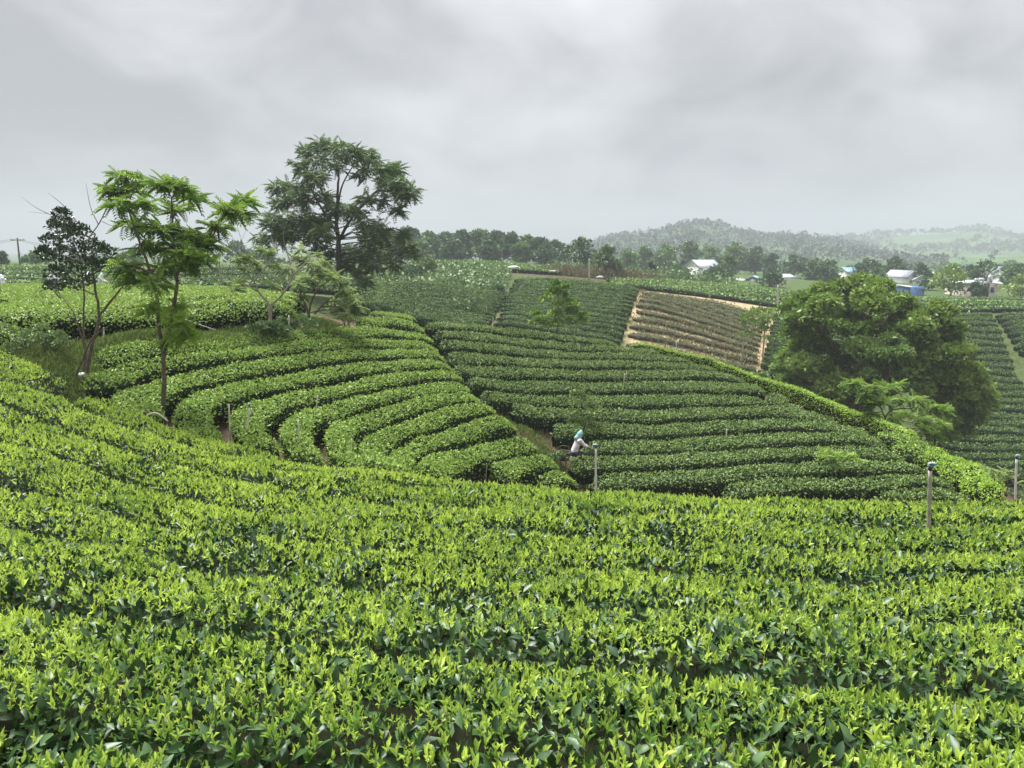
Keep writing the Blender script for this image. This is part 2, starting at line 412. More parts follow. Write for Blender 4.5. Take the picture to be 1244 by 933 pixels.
def make_ground():
    nr, na = 250, 210
    r = np.concatenate([[.3], np.geomspace(2.0, 4200, nr - 1)]); a = np.linspace(-math.radians(76), math.radians(76), na)
    R, A = np.meshgrid(r, a, indexing='ij')
    x, y = (R * np.sin(A)).ravel(), (OY + R * np.cos(A)).ravel()
    z = ground(x, y)
    z = z + (vnoise(x * 1.7, y * 1.7) - .5) * .10 * np.clip(1.5 - R.ravel() / 80, 0, 1)
    px = to_px(np.stack([x, y, z], -1))
    px = px + np.stack([vnoise(x * .4, y * .4, seed=61) - .5, vnoise(x * .4, y * .4, seed=62) - .5], -1) * np.array([16., 7.])
    straw = (inside(px, [(776, 343), (890, 360), (955, 378), (928, 452), (752, 424)]) & (y > 50) & (y < 92)).astype(float)
    straw = np.maximum(straw, .3 * (inside(px, [(540, 376), (604, 376), (606, 396), (540, 390)]) & (y > 48) & (y < 75)))
    grass = np.zeros(len(x))
    for c, q, h in BUMPS[:8]: grass = np.maximum(grass, np.exp(-((x - c[0]) ** 2 + (y - c[1]) ** 2) / (2 * (q * .8) ** 2)))
    grass = np.maximum(grass, np.clip((y - 95) / 20, 0, 1))
    bowl = (y < 43) & (px[:, 0] > 100) & (px[:, 0] < 1240) & (px[:, 1] > np.interp(px[:, 0], [100, 300, 430, 520, 680, 800, 900, 1000, 1100, 1240], [425, 408, 385, 380, 396, 418, 446, 488, 530, 590]) - 6)
    grass = np.maximum(grass, .85 * ((y > 24) & ~bowl) * (y < 96))
    grass = np.maximum(grass, .85 * ((y > 16.5) & (px[:, 0] < 110)))
    me_acc = Acc().add(np.stack([x, y, z], -1), grid_faces(nr, na)[:, ::-1])
    o = me_acc.build('ground', [], smooth=True)
    for nm, arr in (('straw', straw), ('grass', grass)):
        t = o.data.attributes.new(nm, 'FLOAT', 'POINT'); t.data.foreach_set('value', arr.astype(np.float32))
    m = bpy.data.materials.new('soil_and_grass'); m.use_nodes = True
    N, L = m.node_tree.nodes, m.node_tree.links; b = N['Principled BSDF']; b.inputs['Roughness'].default_value = .95; b.inputs['Specular IOR Level'].default_value = .15
    tcn = N.new('ShaderNodeTexCoord')
    def noise(s, d=6):
        t = N.new('ShaderNodeTexNoise'); t.inputs['Scale'].default_value = s; t.inputs['Detail'].default_value = d; L.new(tcn.outputs['Object'], t.inputs['Vector']); return t.outputs[0]
    def rmp(src, c0, c1):
        q = N.new('ShaderNodeValToRGB'); q.color_ramp.elements[0].position = .35; q.color_ramp.elements[1].position = .65
        q.color_ramp.elements[0].color = (*c0, 1); q.color_ramp.elements[1].color = (*c1, 1); L.new(src, q.inputs[0]); return q.outputs[0]
    def mixc(fac, a_, b_):
        q = N.new('ShaderNodeMix'); q.data_type = 'RGBA'; L.new(fac, q.inputs[0]); L.new(a_, q.inputs[6]); L.new(b_, q.inputs[7]); return q.outputs[2]
    def att(nm):
        q = N.new('ShaderNodeAttribute'); q.attribute_name = nm; return q.outputs['Fac']
    n1, n2 = noise(2.2), noise(.35)
    soil = rmp(n1, (.045, .030, .020), (.115, .075, .048))
    green = rmp(n1, (.035, .068, .018), (.085, .12, .032))
    st = rmp(n1, (.25, .185, .10), (.45, .355, .21))
    c = mixc(att('grass'), soil, green)
    c = mixc(att('straw'), c, st)
    L.new(c, b.inputs['Base Color'])
    bp = N.new('ShaderNodeBump'); bp.inputs['Strength'].default_value = .6; bp.inputs['Distance'].default_value = .06; L.new(noise(9.0), bp.inputs['Height']); L.new(bp.outputs[0], b.inputs['Normal'])
    o.data.materials.append(m)
    tag(o, 'brown soil and grass ground of the tea hills', 'ground', kind='structure')
    return o
make_ground()
# ---------------------------------------------------------------- tea hedges
PROF = np.array([(-.52, .02), (-.80, .32), (-1.0, .68), (-.94, .92), (-.62, .995), (-.18, 1.0), (.18, 1.0), (.62, .995), (.94, .92), (1.0, .68), (.80, .32), (.52, .02)])
def resample(xy, w, step):
    s = np.concatenate([[0], np.cumsum(np.linalg.norm(np.diff(xy, axis=0), axis=1))])
    n = max(4, int(s[-1] / step) + 1); q = np.linspace(0, s[-1], n)
    return np.stack([np.interp(q, s, xy[:, 0]), np.interp(q, s, xy[:, 1])], -1), np.interp(q, s, w), q
def hedge_grid(xy, w, h, step, lump=.06, shrink=1.0, seed=0, cut0=True, cut1=True):
    """surface of a clipped tea row along a path: grid of points (along, across)"""
    C, w, q = resample(np.asarray(xy, float), np.broadcast_to(np.asarray(w, float), (len(xy),)), step)
    t = unit(np.gradient(C, axis=0)); nrm = np.stack([t[:, 1], -t[:, 0]], -1)
    e = np.ones(len(q))
    if cut0: e = np.minimum(e, np.sqrt(np.clip((q + .04) / .55, 0, 1)))
    if cut1: e = np.minimum(e, np.sqrt(np.clip((q[-1] - q + .04) / .55, 0, 1)))
    lat = PROF[None, :, 0] * (w * .5 * e * shrink * (1 + .22 * (vnoise(q * 1.1, seed * 7.3) - .5)))[:, None]
    x = C[:, None, 0] + nrm[:, None, 0] * lat; y = C[:, None, 1] + nrm[:, None, 1] * lat
    rel = 1 - (1 - PROF[None, :, 1]) * 1.0
    hh = h * (.55 + .45 * e)[:, None] * (1 - (1 - shrink) * .5)
    lum = (vnoise(x * 1.9, y * 1.9, seed=3) - .5) * lump * 2 + (vnoise(x * .55, y * .55, seed=5) - .5) * lump * 1.8
    z = T(x, y) - HB + rel * hh + lum * rel
    return np.stack([x, y, z], -1)
def grid_samples(G, dens, topw=1.0, sidew=.6, keep=None, thr=.75):
    """points on the hedge surface with normals; dens per square metre on the top"""
    a, b, c, d = G[:-1, :-1], G[1:, :-1], G[1:, 1:], G[:-1, 1:]
    nrm = np.cross(d - a, b - a); ar = np.linalg.norm(nrm, axis=-1)
    nrm = nrm / np.maximum(ar, 1e-9)[..., None]
    wgt = np.where(nrm[..., 2] > thr, topw, sidew)
    lam = ar * wgt * dens
    if keep is not None: lam = lam * keep((a + c) / 2)
    cnt = RNG.poisson(np.maximum(lam, 0))
    idx = np.repeat(np.arange(cnt.size), cnt.ravel())
    u, v = RNG.random((2, len(idx)))
    f = lambda m: m.reshape(-1, 3)[idx]
    P = f(a) * ((1 - u) * (1 - v))[:, None] + f(b) * (u * (1 - v))[:, None] + f(c) * (u * v)[:, None] + f(d) * ((1 - u) * v)[:, None]
    return P, f(nrm)
def in_view(mx):
    """keeps what can be seen from the camera or from a step beside it"""
    def k(p):
        q = to_px(p); m = 120 + FPX * mx / np.maximum(p[..., 1], .5)
        return ((q[..., 0] > -m) & (q[..., 0] < 1244 + m) & (p[..., 1] > .3)).astype(float)
    return k
def leafy(acc, P, Nn, size, shape, m, lean=.8, flat=.5, wratio=.5, varf=None):
    """leaves lying on a hedge or a crown: tips up and out, faces to the sky"""
    n = len(P)
    if not n: return
    ax = unit(Nn * lean + rnd_dir(n) * .75 + np.array([0, 0, .35]))
    ref = unit(Nn * flat + rnd_dir(n) * .7 + np.array([0, 0, .3]))
    X, Y, Z = frames(ax, ref)
    s = size * RNG.uniform(.65, 1.3, n)
    var = RNG.random(n) if varf is None else varf
    scatter(acc, shape, P, X, Y, Z, s * wratio * RNG.uniform(.8, 1.2, n), s, s, m, var)
LEAF0, LEAF1, LEAF2 = leaf_shape(0), leaf_shape(1), leaf_shape(2)
SH = [[shoot_shape(lv, np.random.default_rng(40 + k)) for k in range(5)] for lv in (0, 1, 2)]
LEAFS2 = [leaf_shape(2, f, b) for f, b in ((.16, -.16), (.25, -.3), (.08, .06), (.2, -.05))]
SHOOT_ME = [Acc().add(*SH[2][k], 0, [0.25, .45, .6, .75, .9][k]).mesh('shoot', ['young']) for k in range(5)]
LEAF_ME = [Acc().add(*LEAFS2[k], 0, [.1, .35, .6, .95][k]).mesh('leaf', ['mature']) for k in range(4)]
def near_hedge(xy, w, label, solo, first_px=None):
    """a foreground row: twiggy body, mature leaves, young shoots; the largest leaves and shoots in view are pieces of their own"""
    G = hedge_grid(xy, w, HB - .07, .22, .05, 1.0, seed=len(bpy.data.objects), cut0=first_px is not None, cut1=False)
    Gc = hedge_grid(xy, w, HB - .2, .22, .05, .72, seed=len(bpy.data.objects), cut0=first_px is not None, cut1=False)
    mid = G[len(G) // 2, 5]
    base = np.array([mid[0], mid[1], mid[2] - HB])
    root = tag(empty('tea_hedge', base), label, 'tea hedge', 'bright tea rows in front')
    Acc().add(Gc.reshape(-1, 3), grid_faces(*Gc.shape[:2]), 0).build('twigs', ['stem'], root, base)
    view = in_view(1.0)
    # mature leaves: below the shoots, all over
    P, Nn = grid_samples(G, 760, .9, 1.15, view)
    kp = RNG.random(len(P)) < np.interp(P[:, 1], [2, 4, 6, 10, 16], [1, .9, .55, .4, .35]); P, Nn = P[kp], Nn[kp]
    d = P[:, 1]
    P = P - Nn * (RNG.random(len(P)) ** 1.2 * .16)[:, None]
    ax = unit(Nn * .55 + rnd_dir(len(P)) * .8 + np.array([0, 0, .25])); ref = unit(Nn * .6 + rnd_dir(len(P)) * .6 + np.array([0, 0, .35]))
    X, Y, Z = frames(ax, ref)
    s = .074 * RNG.uniform(.55, 1.35, len(P)) * np.interp(d, [3, 8], [1, 1.2]); wd = s * RNG.uniform(.40, .54, len(P)); var = RNG.random(len(P)) ** 1.4
    # young shoots on top, fewer down the sides; patchy
    Q, Qn = grid_samples(G, 760, 1.0, .26, view)
    keep = RNG.random(len(Q)) < np.clip(.1 + 1.6 * vnoise(Q[:, 0] * 2.6, Q[:, 1] * 2.6, seed=9), .22, 1.0)
    dq = Q[:, 1]; keep &= RNG.random(len(Q)) < np.interp(dq, [2, 4, 7, 16], [.95, .85, .8, .7])
    Q, Qn = Q[keep], Qn[keep]; nq = len(Q)
    tilt = unit(Qn * .30 + np.array([0, 0, 1.0]) + rnd_dir(nq) * .30)
    A, B, Cc = frames(unit(rnd_dir(nq) + 1e-3), tilt)      # C along tilt
    Bx = unit(np.cross(tilt, rnd_dir(nq))); By = np.cross(tilt, Bx)
    hs = .053 * np.clip(RNG.lognormal(-.05, .32, nq), .4, 1.8) * np.interp(Q[:, 1], [2, 6, 14], [1, 1.05, 1.25])
    Q = Q - tilt * (hs * RNG.uniform(.0, .5, nq))[:, None]
    qv = np.clip(RNG.normal(.50, .27, nq) + (vnoise(Q[:, 0] * 1.1, Q[:, 1] * 1.1, seed=21) - .5) * .5, 0, 1)
    kind = RNG.integers(0, 5, nq)
    take_l = np.zeros(len(P), bool); take_s = np.zeros(nq, bool)
    if solo:
        for arr, pos, k in ((take_l, P, solo[0]), (take_s, Q, solo[1])):
            q = to_px(pos); dist = np.linalg.norm(pos, axis=1)
            ok = (q[:, 0] > 0) & (q[:, 0] < 1244) & (q[:, 1] > 0) & (q[:, 1] < 925)
            if arr is take_l: ok &= (Nn[:, 1] < .35)
            dist = np.where(ok, dist + RNG.random(len(dist)) * .8, 1e9)
            idx = np.argsort(dist)[:k]; arr[idx[dist[idx] < 1e8]] = True
    acc = Acc()
    lv = np.where(d < 2.7, 2, np.where(d < 4.8, 1, 0))
    for L, shp in ((2, LEAF2), (1, LEAF1), (0, LEAF0)):
        k = (lv == L) & ~take_l
        scatter(acc, shp, P[k], X[k], Y[k], Z[k], wd[k], s[k], s[k], 0, var[k])
    tag(acc.build('foliage', ['mature'], root, base), kind='stuff')
    acc = Acc(); lq = np.where(Q[:, 1] < 2.55, 2, np.where(Q[:, 1] < 4.6, 1, 0))
    for L in (0, 1, 2):
        for kk in range(5):
            k = (lq == L) & (kind == kk) & ~take_s
            scatter(acc, SH[L][kk], Q[k], Bx[k], By[k], tilt[k], hs[k], hs[k], hs[k], 0, qv[k], .55)
    tag(acc.build('young_shoots', ['young'], root, base), kind='stuff')
    def solo_obj(name, me, p, x, y, z, sx, sy, sz):
        o = bpy.data.objects.new(name, me); COL.objects.link(o); o.parent = root
        R = np.eye(4); R[:3, 0] = x * sx; R[:3, 1] = y * sy; R[:3, 2] = z * sz; R[:3, 3] = p - base
        o.matrix_basis = [list(map(float, q)) for q in R]
    for i in np.flatnonzero(take_l): solo_obj('leaf', LEAF_ME[int(var[i] * 3.99)], P[i], X[i], Y[i], Z[i], wd[i], s[i], s[i])
    for i in np.flatnonzero(take_s): solo_obj('shoot', SHOOT_ME[kind[i]], Q[i], Bx[i], By[i], tilt[i], hs[i], hs[i], hs[i])
    return root
def far_hedge(xy, w, label, group, leafm, corem, size, dens, step=.5, h=HB, lump=.06, sidew=.45, wr=.55, lime=0.0, cut0=True, cut1=True):
    """a row farther off: one mesh of dark body and leaf faces"""
    k = len(bpy.data.objects)
    G = hedge_grid(xy, w, h, step, lump, 1.0, k, cut0, cut1); Gc = hedge_grid(xy, w, h - .06, step, lump, .9, k, cut0, cut1)
    mid = G[len(G) // 2, 5]; base = np.array([mid[0], mid[1], mid[2] - h])
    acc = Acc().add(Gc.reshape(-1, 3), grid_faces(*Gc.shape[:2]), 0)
    P, Nn = grid_samples(G, dens, 1.0, sidew, in_view(1.5), .22)
    P = P + Nn * RNG.uniform(-.06, .03, len(P))[:, None]
    leafy(acc, P, Nn, size, LEAF0, 1, .35, 1.25, wr)
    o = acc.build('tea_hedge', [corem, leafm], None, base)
    return tag(o, label, 'tea hedge', group)
def curve(px, dmin, n=40):
    """pixel curve laid onto the bush-top surface, as ground-plan points"""
    c = spline(px, n)
    return cast(c[:, 0], c[:, 1], dmin if not callable(dmin) else 1.5)[:, :2] if not callable(dmin) else np.concatenate([cast(p[0], p[1], dmin(p[0])) for p in c])[:, :2]
def extend(xy, d0=0.0, d1=0.0):
    if d0: xy = np.concatenate([[xy[0] + unit(xy[0] - xy[3]) * d0], xy])
    if d1: xy = np.concatenate([xy, [xy[-1] + unit(xy[-1] - xy[-4]) * d1]])
    return xy
# foreground rows, between the crest line and the gaps seen nearer the camera
colpx = np.linspace(-330, 1580, 90)
crest = np.array([(-330, 415, 21), (-60, 427, 19), (0, 440, 18), (50, 458, 16.8), (101, 477, 15.4), (148, 497, 14.5), (202, 519, 13.6), (300, 545, 12.6), (430, 567, 11.4), (560, 583, 10.6), (720, 595, 10.0), (900, 602, 9.7), (1100, 607, 9.5), (1320, 609, 9.4), (1600, 611, 9.3)])
cd = np.interp(colpx, crest[:, 0], crest[:, 2]); g_crest = at(colpx, np.interp(colpx, crest[:, 0], crest[:, 1]), cd)[:, :2]
def gap(pts):
    pts = np.array(pts, float); y = np.interp(colpx, pts[:, 0], pts[:, 1]); return cast(colpx, y)[:, :2]
g_a = gap([(-330, 585), (-80, 622), (34, 641), (190, 667), (345, 690), (560, 708), (752, 720), (985, 732), (1168, 736), (1600, 742)])
g_b = gap([(-330, 672), (-80, 705), (19, 724), (314, 761), (622, 785), (1004, 812), (1144, 826), (1600, 840)])
g_c = gap([(-330, 800), (-80, 852), (57, 868), (159, 878), (257, 896), (400, 912), (622, 938), (1000, 975), (1600, 1000)])
g_d = g_c + (g_c - g_b) * 1.15
near_rows = []
for k in range(5):
    hw = np.interp(colpx, [0, 300, 650], [.405, .425, .455])[:, None]; f0, f1 = (k - hw) / 4.5, (k + hw) / 4.5
    near_rows.append((g_crest * (1 - f0) + g_a * f0, g_crest * (1 - f1) + g_a * f1))
for a_, b_ in ((g_a, g_b), (g_b, g_c), (g_c, g_d)):
    near_rows.append((a_ * .955 + b_ * .045, a_ * .065 + b_ * .935) if a_ is not g_c else (a_ + (a_ - g_b) * np.interp(colpx, [0, 300, 600], [-.03, .12, .4])[:, None], a_ + (a_ - g_b) * np.interp(colpx, [0, 300, 600], [.72, .87, 1.15])[:, None]))
NEAR_LABELS = ['bright tea row along the crest that hides the bowl', 'bright tea row just in front of the crest row', 'bright yellow-green tea row, third in from the crest',
               'bright yellow-green tea row, fourth in from the crest', 'bright tea row with the bamboo sprinkler post standing in it', 'bright tea row, third from the bottom of the photo',
               'dense bright tea row, second from the bottom of the photo', 'bright tea tips filling the bottom edge of the photo']
SOLO = [None, None, None, None, None, (40, 60), (130, 160), (60, 90)]
for k, (e0, e1) in enumerate(near_rows):
    s0 = {0: 82}.get(k)
    c = (e0 + e1) / 2
    tdir = unit(np.gradient(c, axis=0)); w = np.abs((e1 - e0)[:, 0] * tdir[:, 1] - (e1 - e0)[:, 1] * tdir[:, 0])
    if s0 is not None: keep = colpx >= s0; c, w = c[keep], w[keep]
    near_hedge(c, w, NEAR_LABELS[k], SOLO[k], s0)
    if k == 0:
        kk = colpx < 62; c2, w2 = (e0 + e1)[kk] / 2, np.full(kk.sum(), 1.25)
        near_hedge(c2[::-1], w2, 'end of a bright tea row at the left picture edge, below the shrubs', None, 1)
# the bowl: rows traced one by one
DM = lambda px: 13.9 if px < 330 else (13.2 if px < 470 else (15.0 if px < 600 else 17.0))
LEFT = [
 [(447, 379), (480, 381), (505, 384)],
 [(436, 390), (465, 388), (490, 391), (515, 396)],
 [(114, 439), (148, 427), (177, 420), (237, 417), (285, 412), (354, 408), (403, 404), (440, 400), (483, 403), (526, 409)],
 [(110, 463), (148, 453), (177, 441), (221, 435), (261, 430), (300, 427), (338, 423), (386, 418), (435, 415), (490, 417), (531, 420)],
 [(172, 497), (164, 487), (180, 476), (212, 464), (245, 456), (300, 447), (338, 441), (386, 433), (435, 429), (490, 428), (539, 430)],
 [(243, 524), (233, 504), (245, 486), (277, 476), (300, 470), (338, 465), (386, 454), (435, 446), (490, 441), (546, 441)],
 [(314, 534), (300, 520), (301, 507), (322, 494), (354, 485), (402, 475), (451, 463), (490, 456), (559, 453)],
 [(370, 548), (359, 530), (362, 513), (386, 503), (418, 493), (451, 483), (490, 474), (568, 466)],
 [(422, 556), (411, 537), (416, 520), (443, 511), (490, 494), (530, 483), (580, 479)],
 [(460, 561), (452, 543), (467, 530), (490, 521), (528, 508), (560, 497), (598, 492)],
 [(483, 563), (490, 553), (512, 540), (560, 526), (608, 512), (625, 513)],
 [(528, 567), (560, 555), (608, 543), (650, 537)],
 [(605, 571), (641, 560), (676, 557)],
 [(658, 584), (680, 577), (701, 580)],
]
RIGHT = [
 [(517, 392), (600, 399), (680, 408), (752, 417)],
 [(527, 403), (600, 410), (680, 419), (770, 424), (806, 428)],
 [(534, 415), (600, 422), (680, 430), (770, 431), (842, 437)],
 [(544, 431), (600, 436), (680, 441), (770, 441), (870, 446)],
 [(552, 446), (600, 450), (680, 453), (770, 454), (860, 454), (905, 459)],
 [(568, 460), (600, 465), (680, 469), (770, 468), (860, 467), (929, 471)],
 [(585, 479), (620, 483), (680, 485), (770, 485), (860, 483), (932, 486)],
 [(624, 497), (680, 500), (770, 503), (860, 500), (960, 500), (1013, 511)],
 [(673, 521), (737, 519), (770, 521), (860, 517), (940, 514), (1000, 516), (1060, 525)],
 [(708, 541), (770, 541), (860, 536), (960, 531), (1050, 531), (1076, 536)],
 [(694, 563), (730, 560), (770, 560), (860, 555), (960, 548), (1050, 547), (1100, 551)],
 [(718, 583), (770, 581), (860, 577), (960, 567), (1050, 564), (1127, 565)],
 [(880, 594), (960, 585), (1050, 586), (1110, 581), (1158, 583)],
 [(1060, 600), (1110, 598), (1176, 598)],
]
def neighbour_width(rows, fill, lo, hi):
    out = []
    for i, r in enumerate(rows):
        ds = []
        for j in (i - 1, i + 1):
            if 0 <= j < len(rows):
                D = np.linalg.norm(r[:, None] - rows[j][None], axis=-1).min(1)
                ds.append(np.clip(D, lo / fill, hi / fill))
        w = np.mean(ds, 0) * fill
        k = np.ones(9) / 9; w = np.convolve(np.pad(w, 4, mode='edge'), k, 'valid')
        out.append(w)
    return out
lrows = [extend(curve(c, DM, 60), .9 if c[0][0] > 160 and c[0][1] > 490 and c[0][0] < 600 else 0) for c in LEFT]
rrows = [curve(c, 17.0, 60) for c in RIGHT]
lw = neighbour_width(lrows, .69, .62, 1.06); rw = neighbour_width(rrows, .695, .66, 1.2)
for i, (c, w) in enumerate(zip(lrows, lw)):
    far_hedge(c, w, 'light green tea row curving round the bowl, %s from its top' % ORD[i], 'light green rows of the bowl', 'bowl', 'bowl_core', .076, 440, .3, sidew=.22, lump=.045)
for i, (c, w) in enumerate(zip(rrows, rw)):
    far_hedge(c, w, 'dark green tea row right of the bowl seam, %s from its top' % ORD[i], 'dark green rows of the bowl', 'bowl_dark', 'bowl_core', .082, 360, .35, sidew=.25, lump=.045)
# the lime rows along the ridge and its nose
rp = np.array([(765, 416, 40.2), (800, 421, 39.5), (830, 428, 38.9), (860, 437, 38.0), (900, 450, 36.4), (932, 462, 35.0), (972, 477, 33.0), (1005, 490, 31.5), (1053, 507, 29.0), (1085, 520, 27.5), (1112, 530, 26.1)])
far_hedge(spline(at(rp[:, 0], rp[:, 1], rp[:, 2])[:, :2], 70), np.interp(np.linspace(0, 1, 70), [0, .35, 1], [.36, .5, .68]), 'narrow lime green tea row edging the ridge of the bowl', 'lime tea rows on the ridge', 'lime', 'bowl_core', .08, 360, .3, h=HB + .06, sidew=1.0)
for i, c in enumerate([[(1072, 521), (1100, 533), (1128, 546)], [(1088, 536), (1108, 545), (1130, 556)]]):
    far_hedge(curve(c, 18, 14), .8, ['shaded tea row just below the end of the lime ridge row', 'second shaded tea row below the end of the lime ridge row'][i], 'shaded rows at the ridge nose', 'bowl', 'bowl_core', .08, 330, .25)
for i, c in enumerate([[(1138, 541), (1134, 561)], [(1157, 549), (1158, 578)], [(1179, 558), (1186, 592)], [(1204, 571), (1206, 599)]]):
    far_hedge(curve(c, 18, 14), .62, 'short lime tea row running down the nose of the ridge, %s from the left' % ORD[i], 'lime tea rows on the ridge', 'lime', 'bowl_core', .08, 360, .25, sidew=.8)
for i, c in enumerate([[(943, 474), (946, 488)], [(963, 485), (965, 506)], [(984, 496), (988, 509)], [(1003, 503), (1008, 512)], [(1022, 513), (1055, 519)]]):
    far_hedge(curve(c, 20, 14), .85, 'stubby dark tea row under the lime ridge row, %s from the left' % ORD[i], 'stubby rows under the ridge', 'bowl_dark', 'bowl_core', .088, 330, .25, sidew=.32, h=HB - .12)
def field(top, bot, n, fill, fmt, group, leafm, corem, size, dens, dmin, step=.9, h=HB, n2=50, pts=None, **kw):
    a_, b_ = curve(top, dmin, n2), curve(bot, dmin, n2)
    for k in range(n):
        f = (k + .5) / n; g = fill * .5 / n
        e0, e1 = a_ * (1 - f + g) + b_ * (f - g), a_ * (1 - f - g) + b_ * (f + g)
        c = (e0 + e1) / 2; t = unit(np.gradient(c, axis=0)); w = np.abs((e1 - e0)[:, 0] * t[:, 1] - (e1 - e0)[:, 1] * t[:, 0])
        c = c + (vnoise(np.arange(n2) * .35, k * 3.7, seed=2) - .5)[:, None] * .35
        far_hedge(c, np.clip(w, .5, 3.2), fmt % ORD[k], group, leafm, corem, size, dens, step, h, **kw)
# flat bright field on the left
field([(-120, 347), (60, 347), (200, 347), (300, 350), (372, 356)], [(-120, 389), (60, 391), (150, 391), (260, 386), (350, 380)], 6, .8, 'bright tea row on the flat left field, %s from the back', 'bright rows of the flat left field', 'field', 'bowl_core', .095, 240, 19, .5, h=.75, sidew=.28)
far_hedge(curve([(-60, 399), (0, 398), (24, 400)], 17, 12), 1.1, 'short bright tea hedge at the left picture edge', 'bright rows of the flat left field', 'field', 'bowl_core', .11, 150, .4)
# far-off fields
field([(-60, 321), (60, 320), (135, 320)], [(-60, 344), (60, 344), (135, 345)], 5, .86, 'thin far tea row behind the left field, %s from the back', 'far rows at the left', 'far_light', 'far_core', .3, 9, 50, 1.6, h=.6)
field([(228, 322), (270, 321), (330, 322), (440, 333)], [(228, 344), (270, 345), (330, 346), (440, 352)], 5, .8, 'thin far tea row behind the forked bare tree, %s from the back', 'far rows behind the bare tree', 'far', 'far_core', .3, 8, 50, 1.6, h=.6)
field([(436, 341), (480, 341), (540, 343), (585, 351), (618, 353)], [(436, 374), (480, 381), (520, 388), (552, 393), (592, 390)], 14, .58, 'dark tea row on the far slope below the leafy crop, %s from the top', 'rows on the far slope, left part', 'far', 'far_core', .125, 95, 44, .9, cut0=False)
field([(625, 336), (660, 337), (715, 340), (777, 348)], [(600, 391), (640, 397), (690, 405), (752, 414)], 14, .58, 'dark tea row on the far slope behind the ridge sapling, %s from the top', 'rows on the far slope, right part', 'far', 'far_core', .125, 95, 46, .9)
field([(787, 350), (830, 356), (890, 366), (930, 377)], [(757, 417), (820, 426), (870, 436), (918, 446)], 12, .40, 'pruned brownish tea row on the straw terraces, %s from the top', 'pruned rows on the straw terraces', 'dry', 'dry_core', .15, 55, 48, .8, h=.40)
field([(942, 378), (990, 376), (1060, 377)], [(922, 448), (960, 462), (1060, 500)], 14, .58, 'dark tea row between the straw terraces and the round tree, %s from the top', 'rows behind the round tree', 'far', 'far_core', .125, 80, 40, .9)
field([(1090, 379), (1150, 379), (1204, 379)], [(1150, 573), (1190, 578), (1330, 582)], 24, .60, 'dark tea row on the right-hand far slope, %s from the top', 'rows on the right far slope', 'far', 'far_core', .125, 95, 38, .9, cut1=False)
field([(1208, 379), (1244, 379), (1330, 379)], [(1240, 428), (1290, 428), (1340, 428)], 8, .66, 'dark tea row in the corner beyond the diagonal path, %s from the top', 'rows beyond the diagonal path', 'far', 'far_core', .16, 60, 55, .9)
field([(1105, 359), (1180, 359), (1330, 359)], [(1105, 376), (1180, 376), (1330, 377)], 4, .82, 'long tea row on the flat below the village, %s from the back', 'rows on the flat below the village', 'far_light', 'far_core', .3, 9, 70, 1.5, h=.6)
field([(738, 336), (800, 338), (880, 344), (965, 351)], [(742, 342), (800, 348), (880, 358), (970, 374)], 5, .86, 'long green tea row on the flat above the straw terraces, %s from the back', 'rows above the straw terraces', 'far_light', 'far_core', .3, 10, 70, 1.4, h=.6)
field([(500, 316), (600, 317), (690, 325)], [(520, 323), (600, 325), (688, 329)], 4, .9, 'light tea row in front of the wood belt, %s from the back', 'rows in front of the wood belt', 'far_light', 'far_core', .35, 7, 70, 1.6, h=.6)
# ---------------------------------------------------------------- trees
def frond_shape(pairs, droop, wid, lw, lift=.10):
    """a feathery compound leaf along y, unit length: leaflets in pairs on a drooping rachis"""
    P = []
    for i in range(pairs):
        t = (i + .8) / (pairs + .3); z = .16 * t - droop * t * t
        ln = wid * min(1, .55 + t * 1.6, (1.12 - t) * 4)
        for s in (-1, 1):
            v, f = leaf_shape(0, .1, -.25)
            v = v * np.array([lw, ln, ln]) @ rotz(-s * math.radians(74 - 20 * t)).T
            v[:, 2] -= np.abs(v[:, 0]) * lift
            P.append((v + np.array([0, t * .95, z]), f))
    v, f = leaf_shape(0, 0, -.3); P.append((v * np.array([lw, wid * .7, wid]) + np.array([0, .95, .16 * .95 - droop * .9]), f))
    P.append((np.array([(-.008, 0, 0), (.008, 0, 0), (0, .55, .09 - droop * .3), (0, 1, .16 - droop)]), np.array([(0, 1, 2), (0, 2, 3)])))
    return join(P)
FROND = [frond_shape(8, d, w, .085) for d, w in ((.28, .28), (.5, .26), (.7, .25))]
FROND_E = [frond_shape(6, d, w, .12) for d, w in ((.35, .30), (.6, .28), (.85, .26))]
FROND_S = [frond_shape(6, d, w, .11) for d, w in ((.3, .24), (.55, .22))]
def path_px(pts, d):
    """trunk or limb traced as pixel points at a forward distance"""
    return at([p[0] for p in pts], [p[1] for p in pts], d)
def limb(acc, a, b, r0, r1, sag=.0, n=7, seg=5, wob=.06):
    a, b = np.asarray(a, float), np.asarray(b, float); L = np.linalg.norm(b - a)
    t = np.linspace(0, 1, n)[:, None]
    p = a + (b - a) * t + np.array([0, 0, 1]) * (np.sin(t * math.pi) * sag * L)
    p[1:-1] += RNG.normal(size=(n - 2, 3)) * wob * L * .35
    tube(acc, p, np.linspace(r0, r1, n), seg)
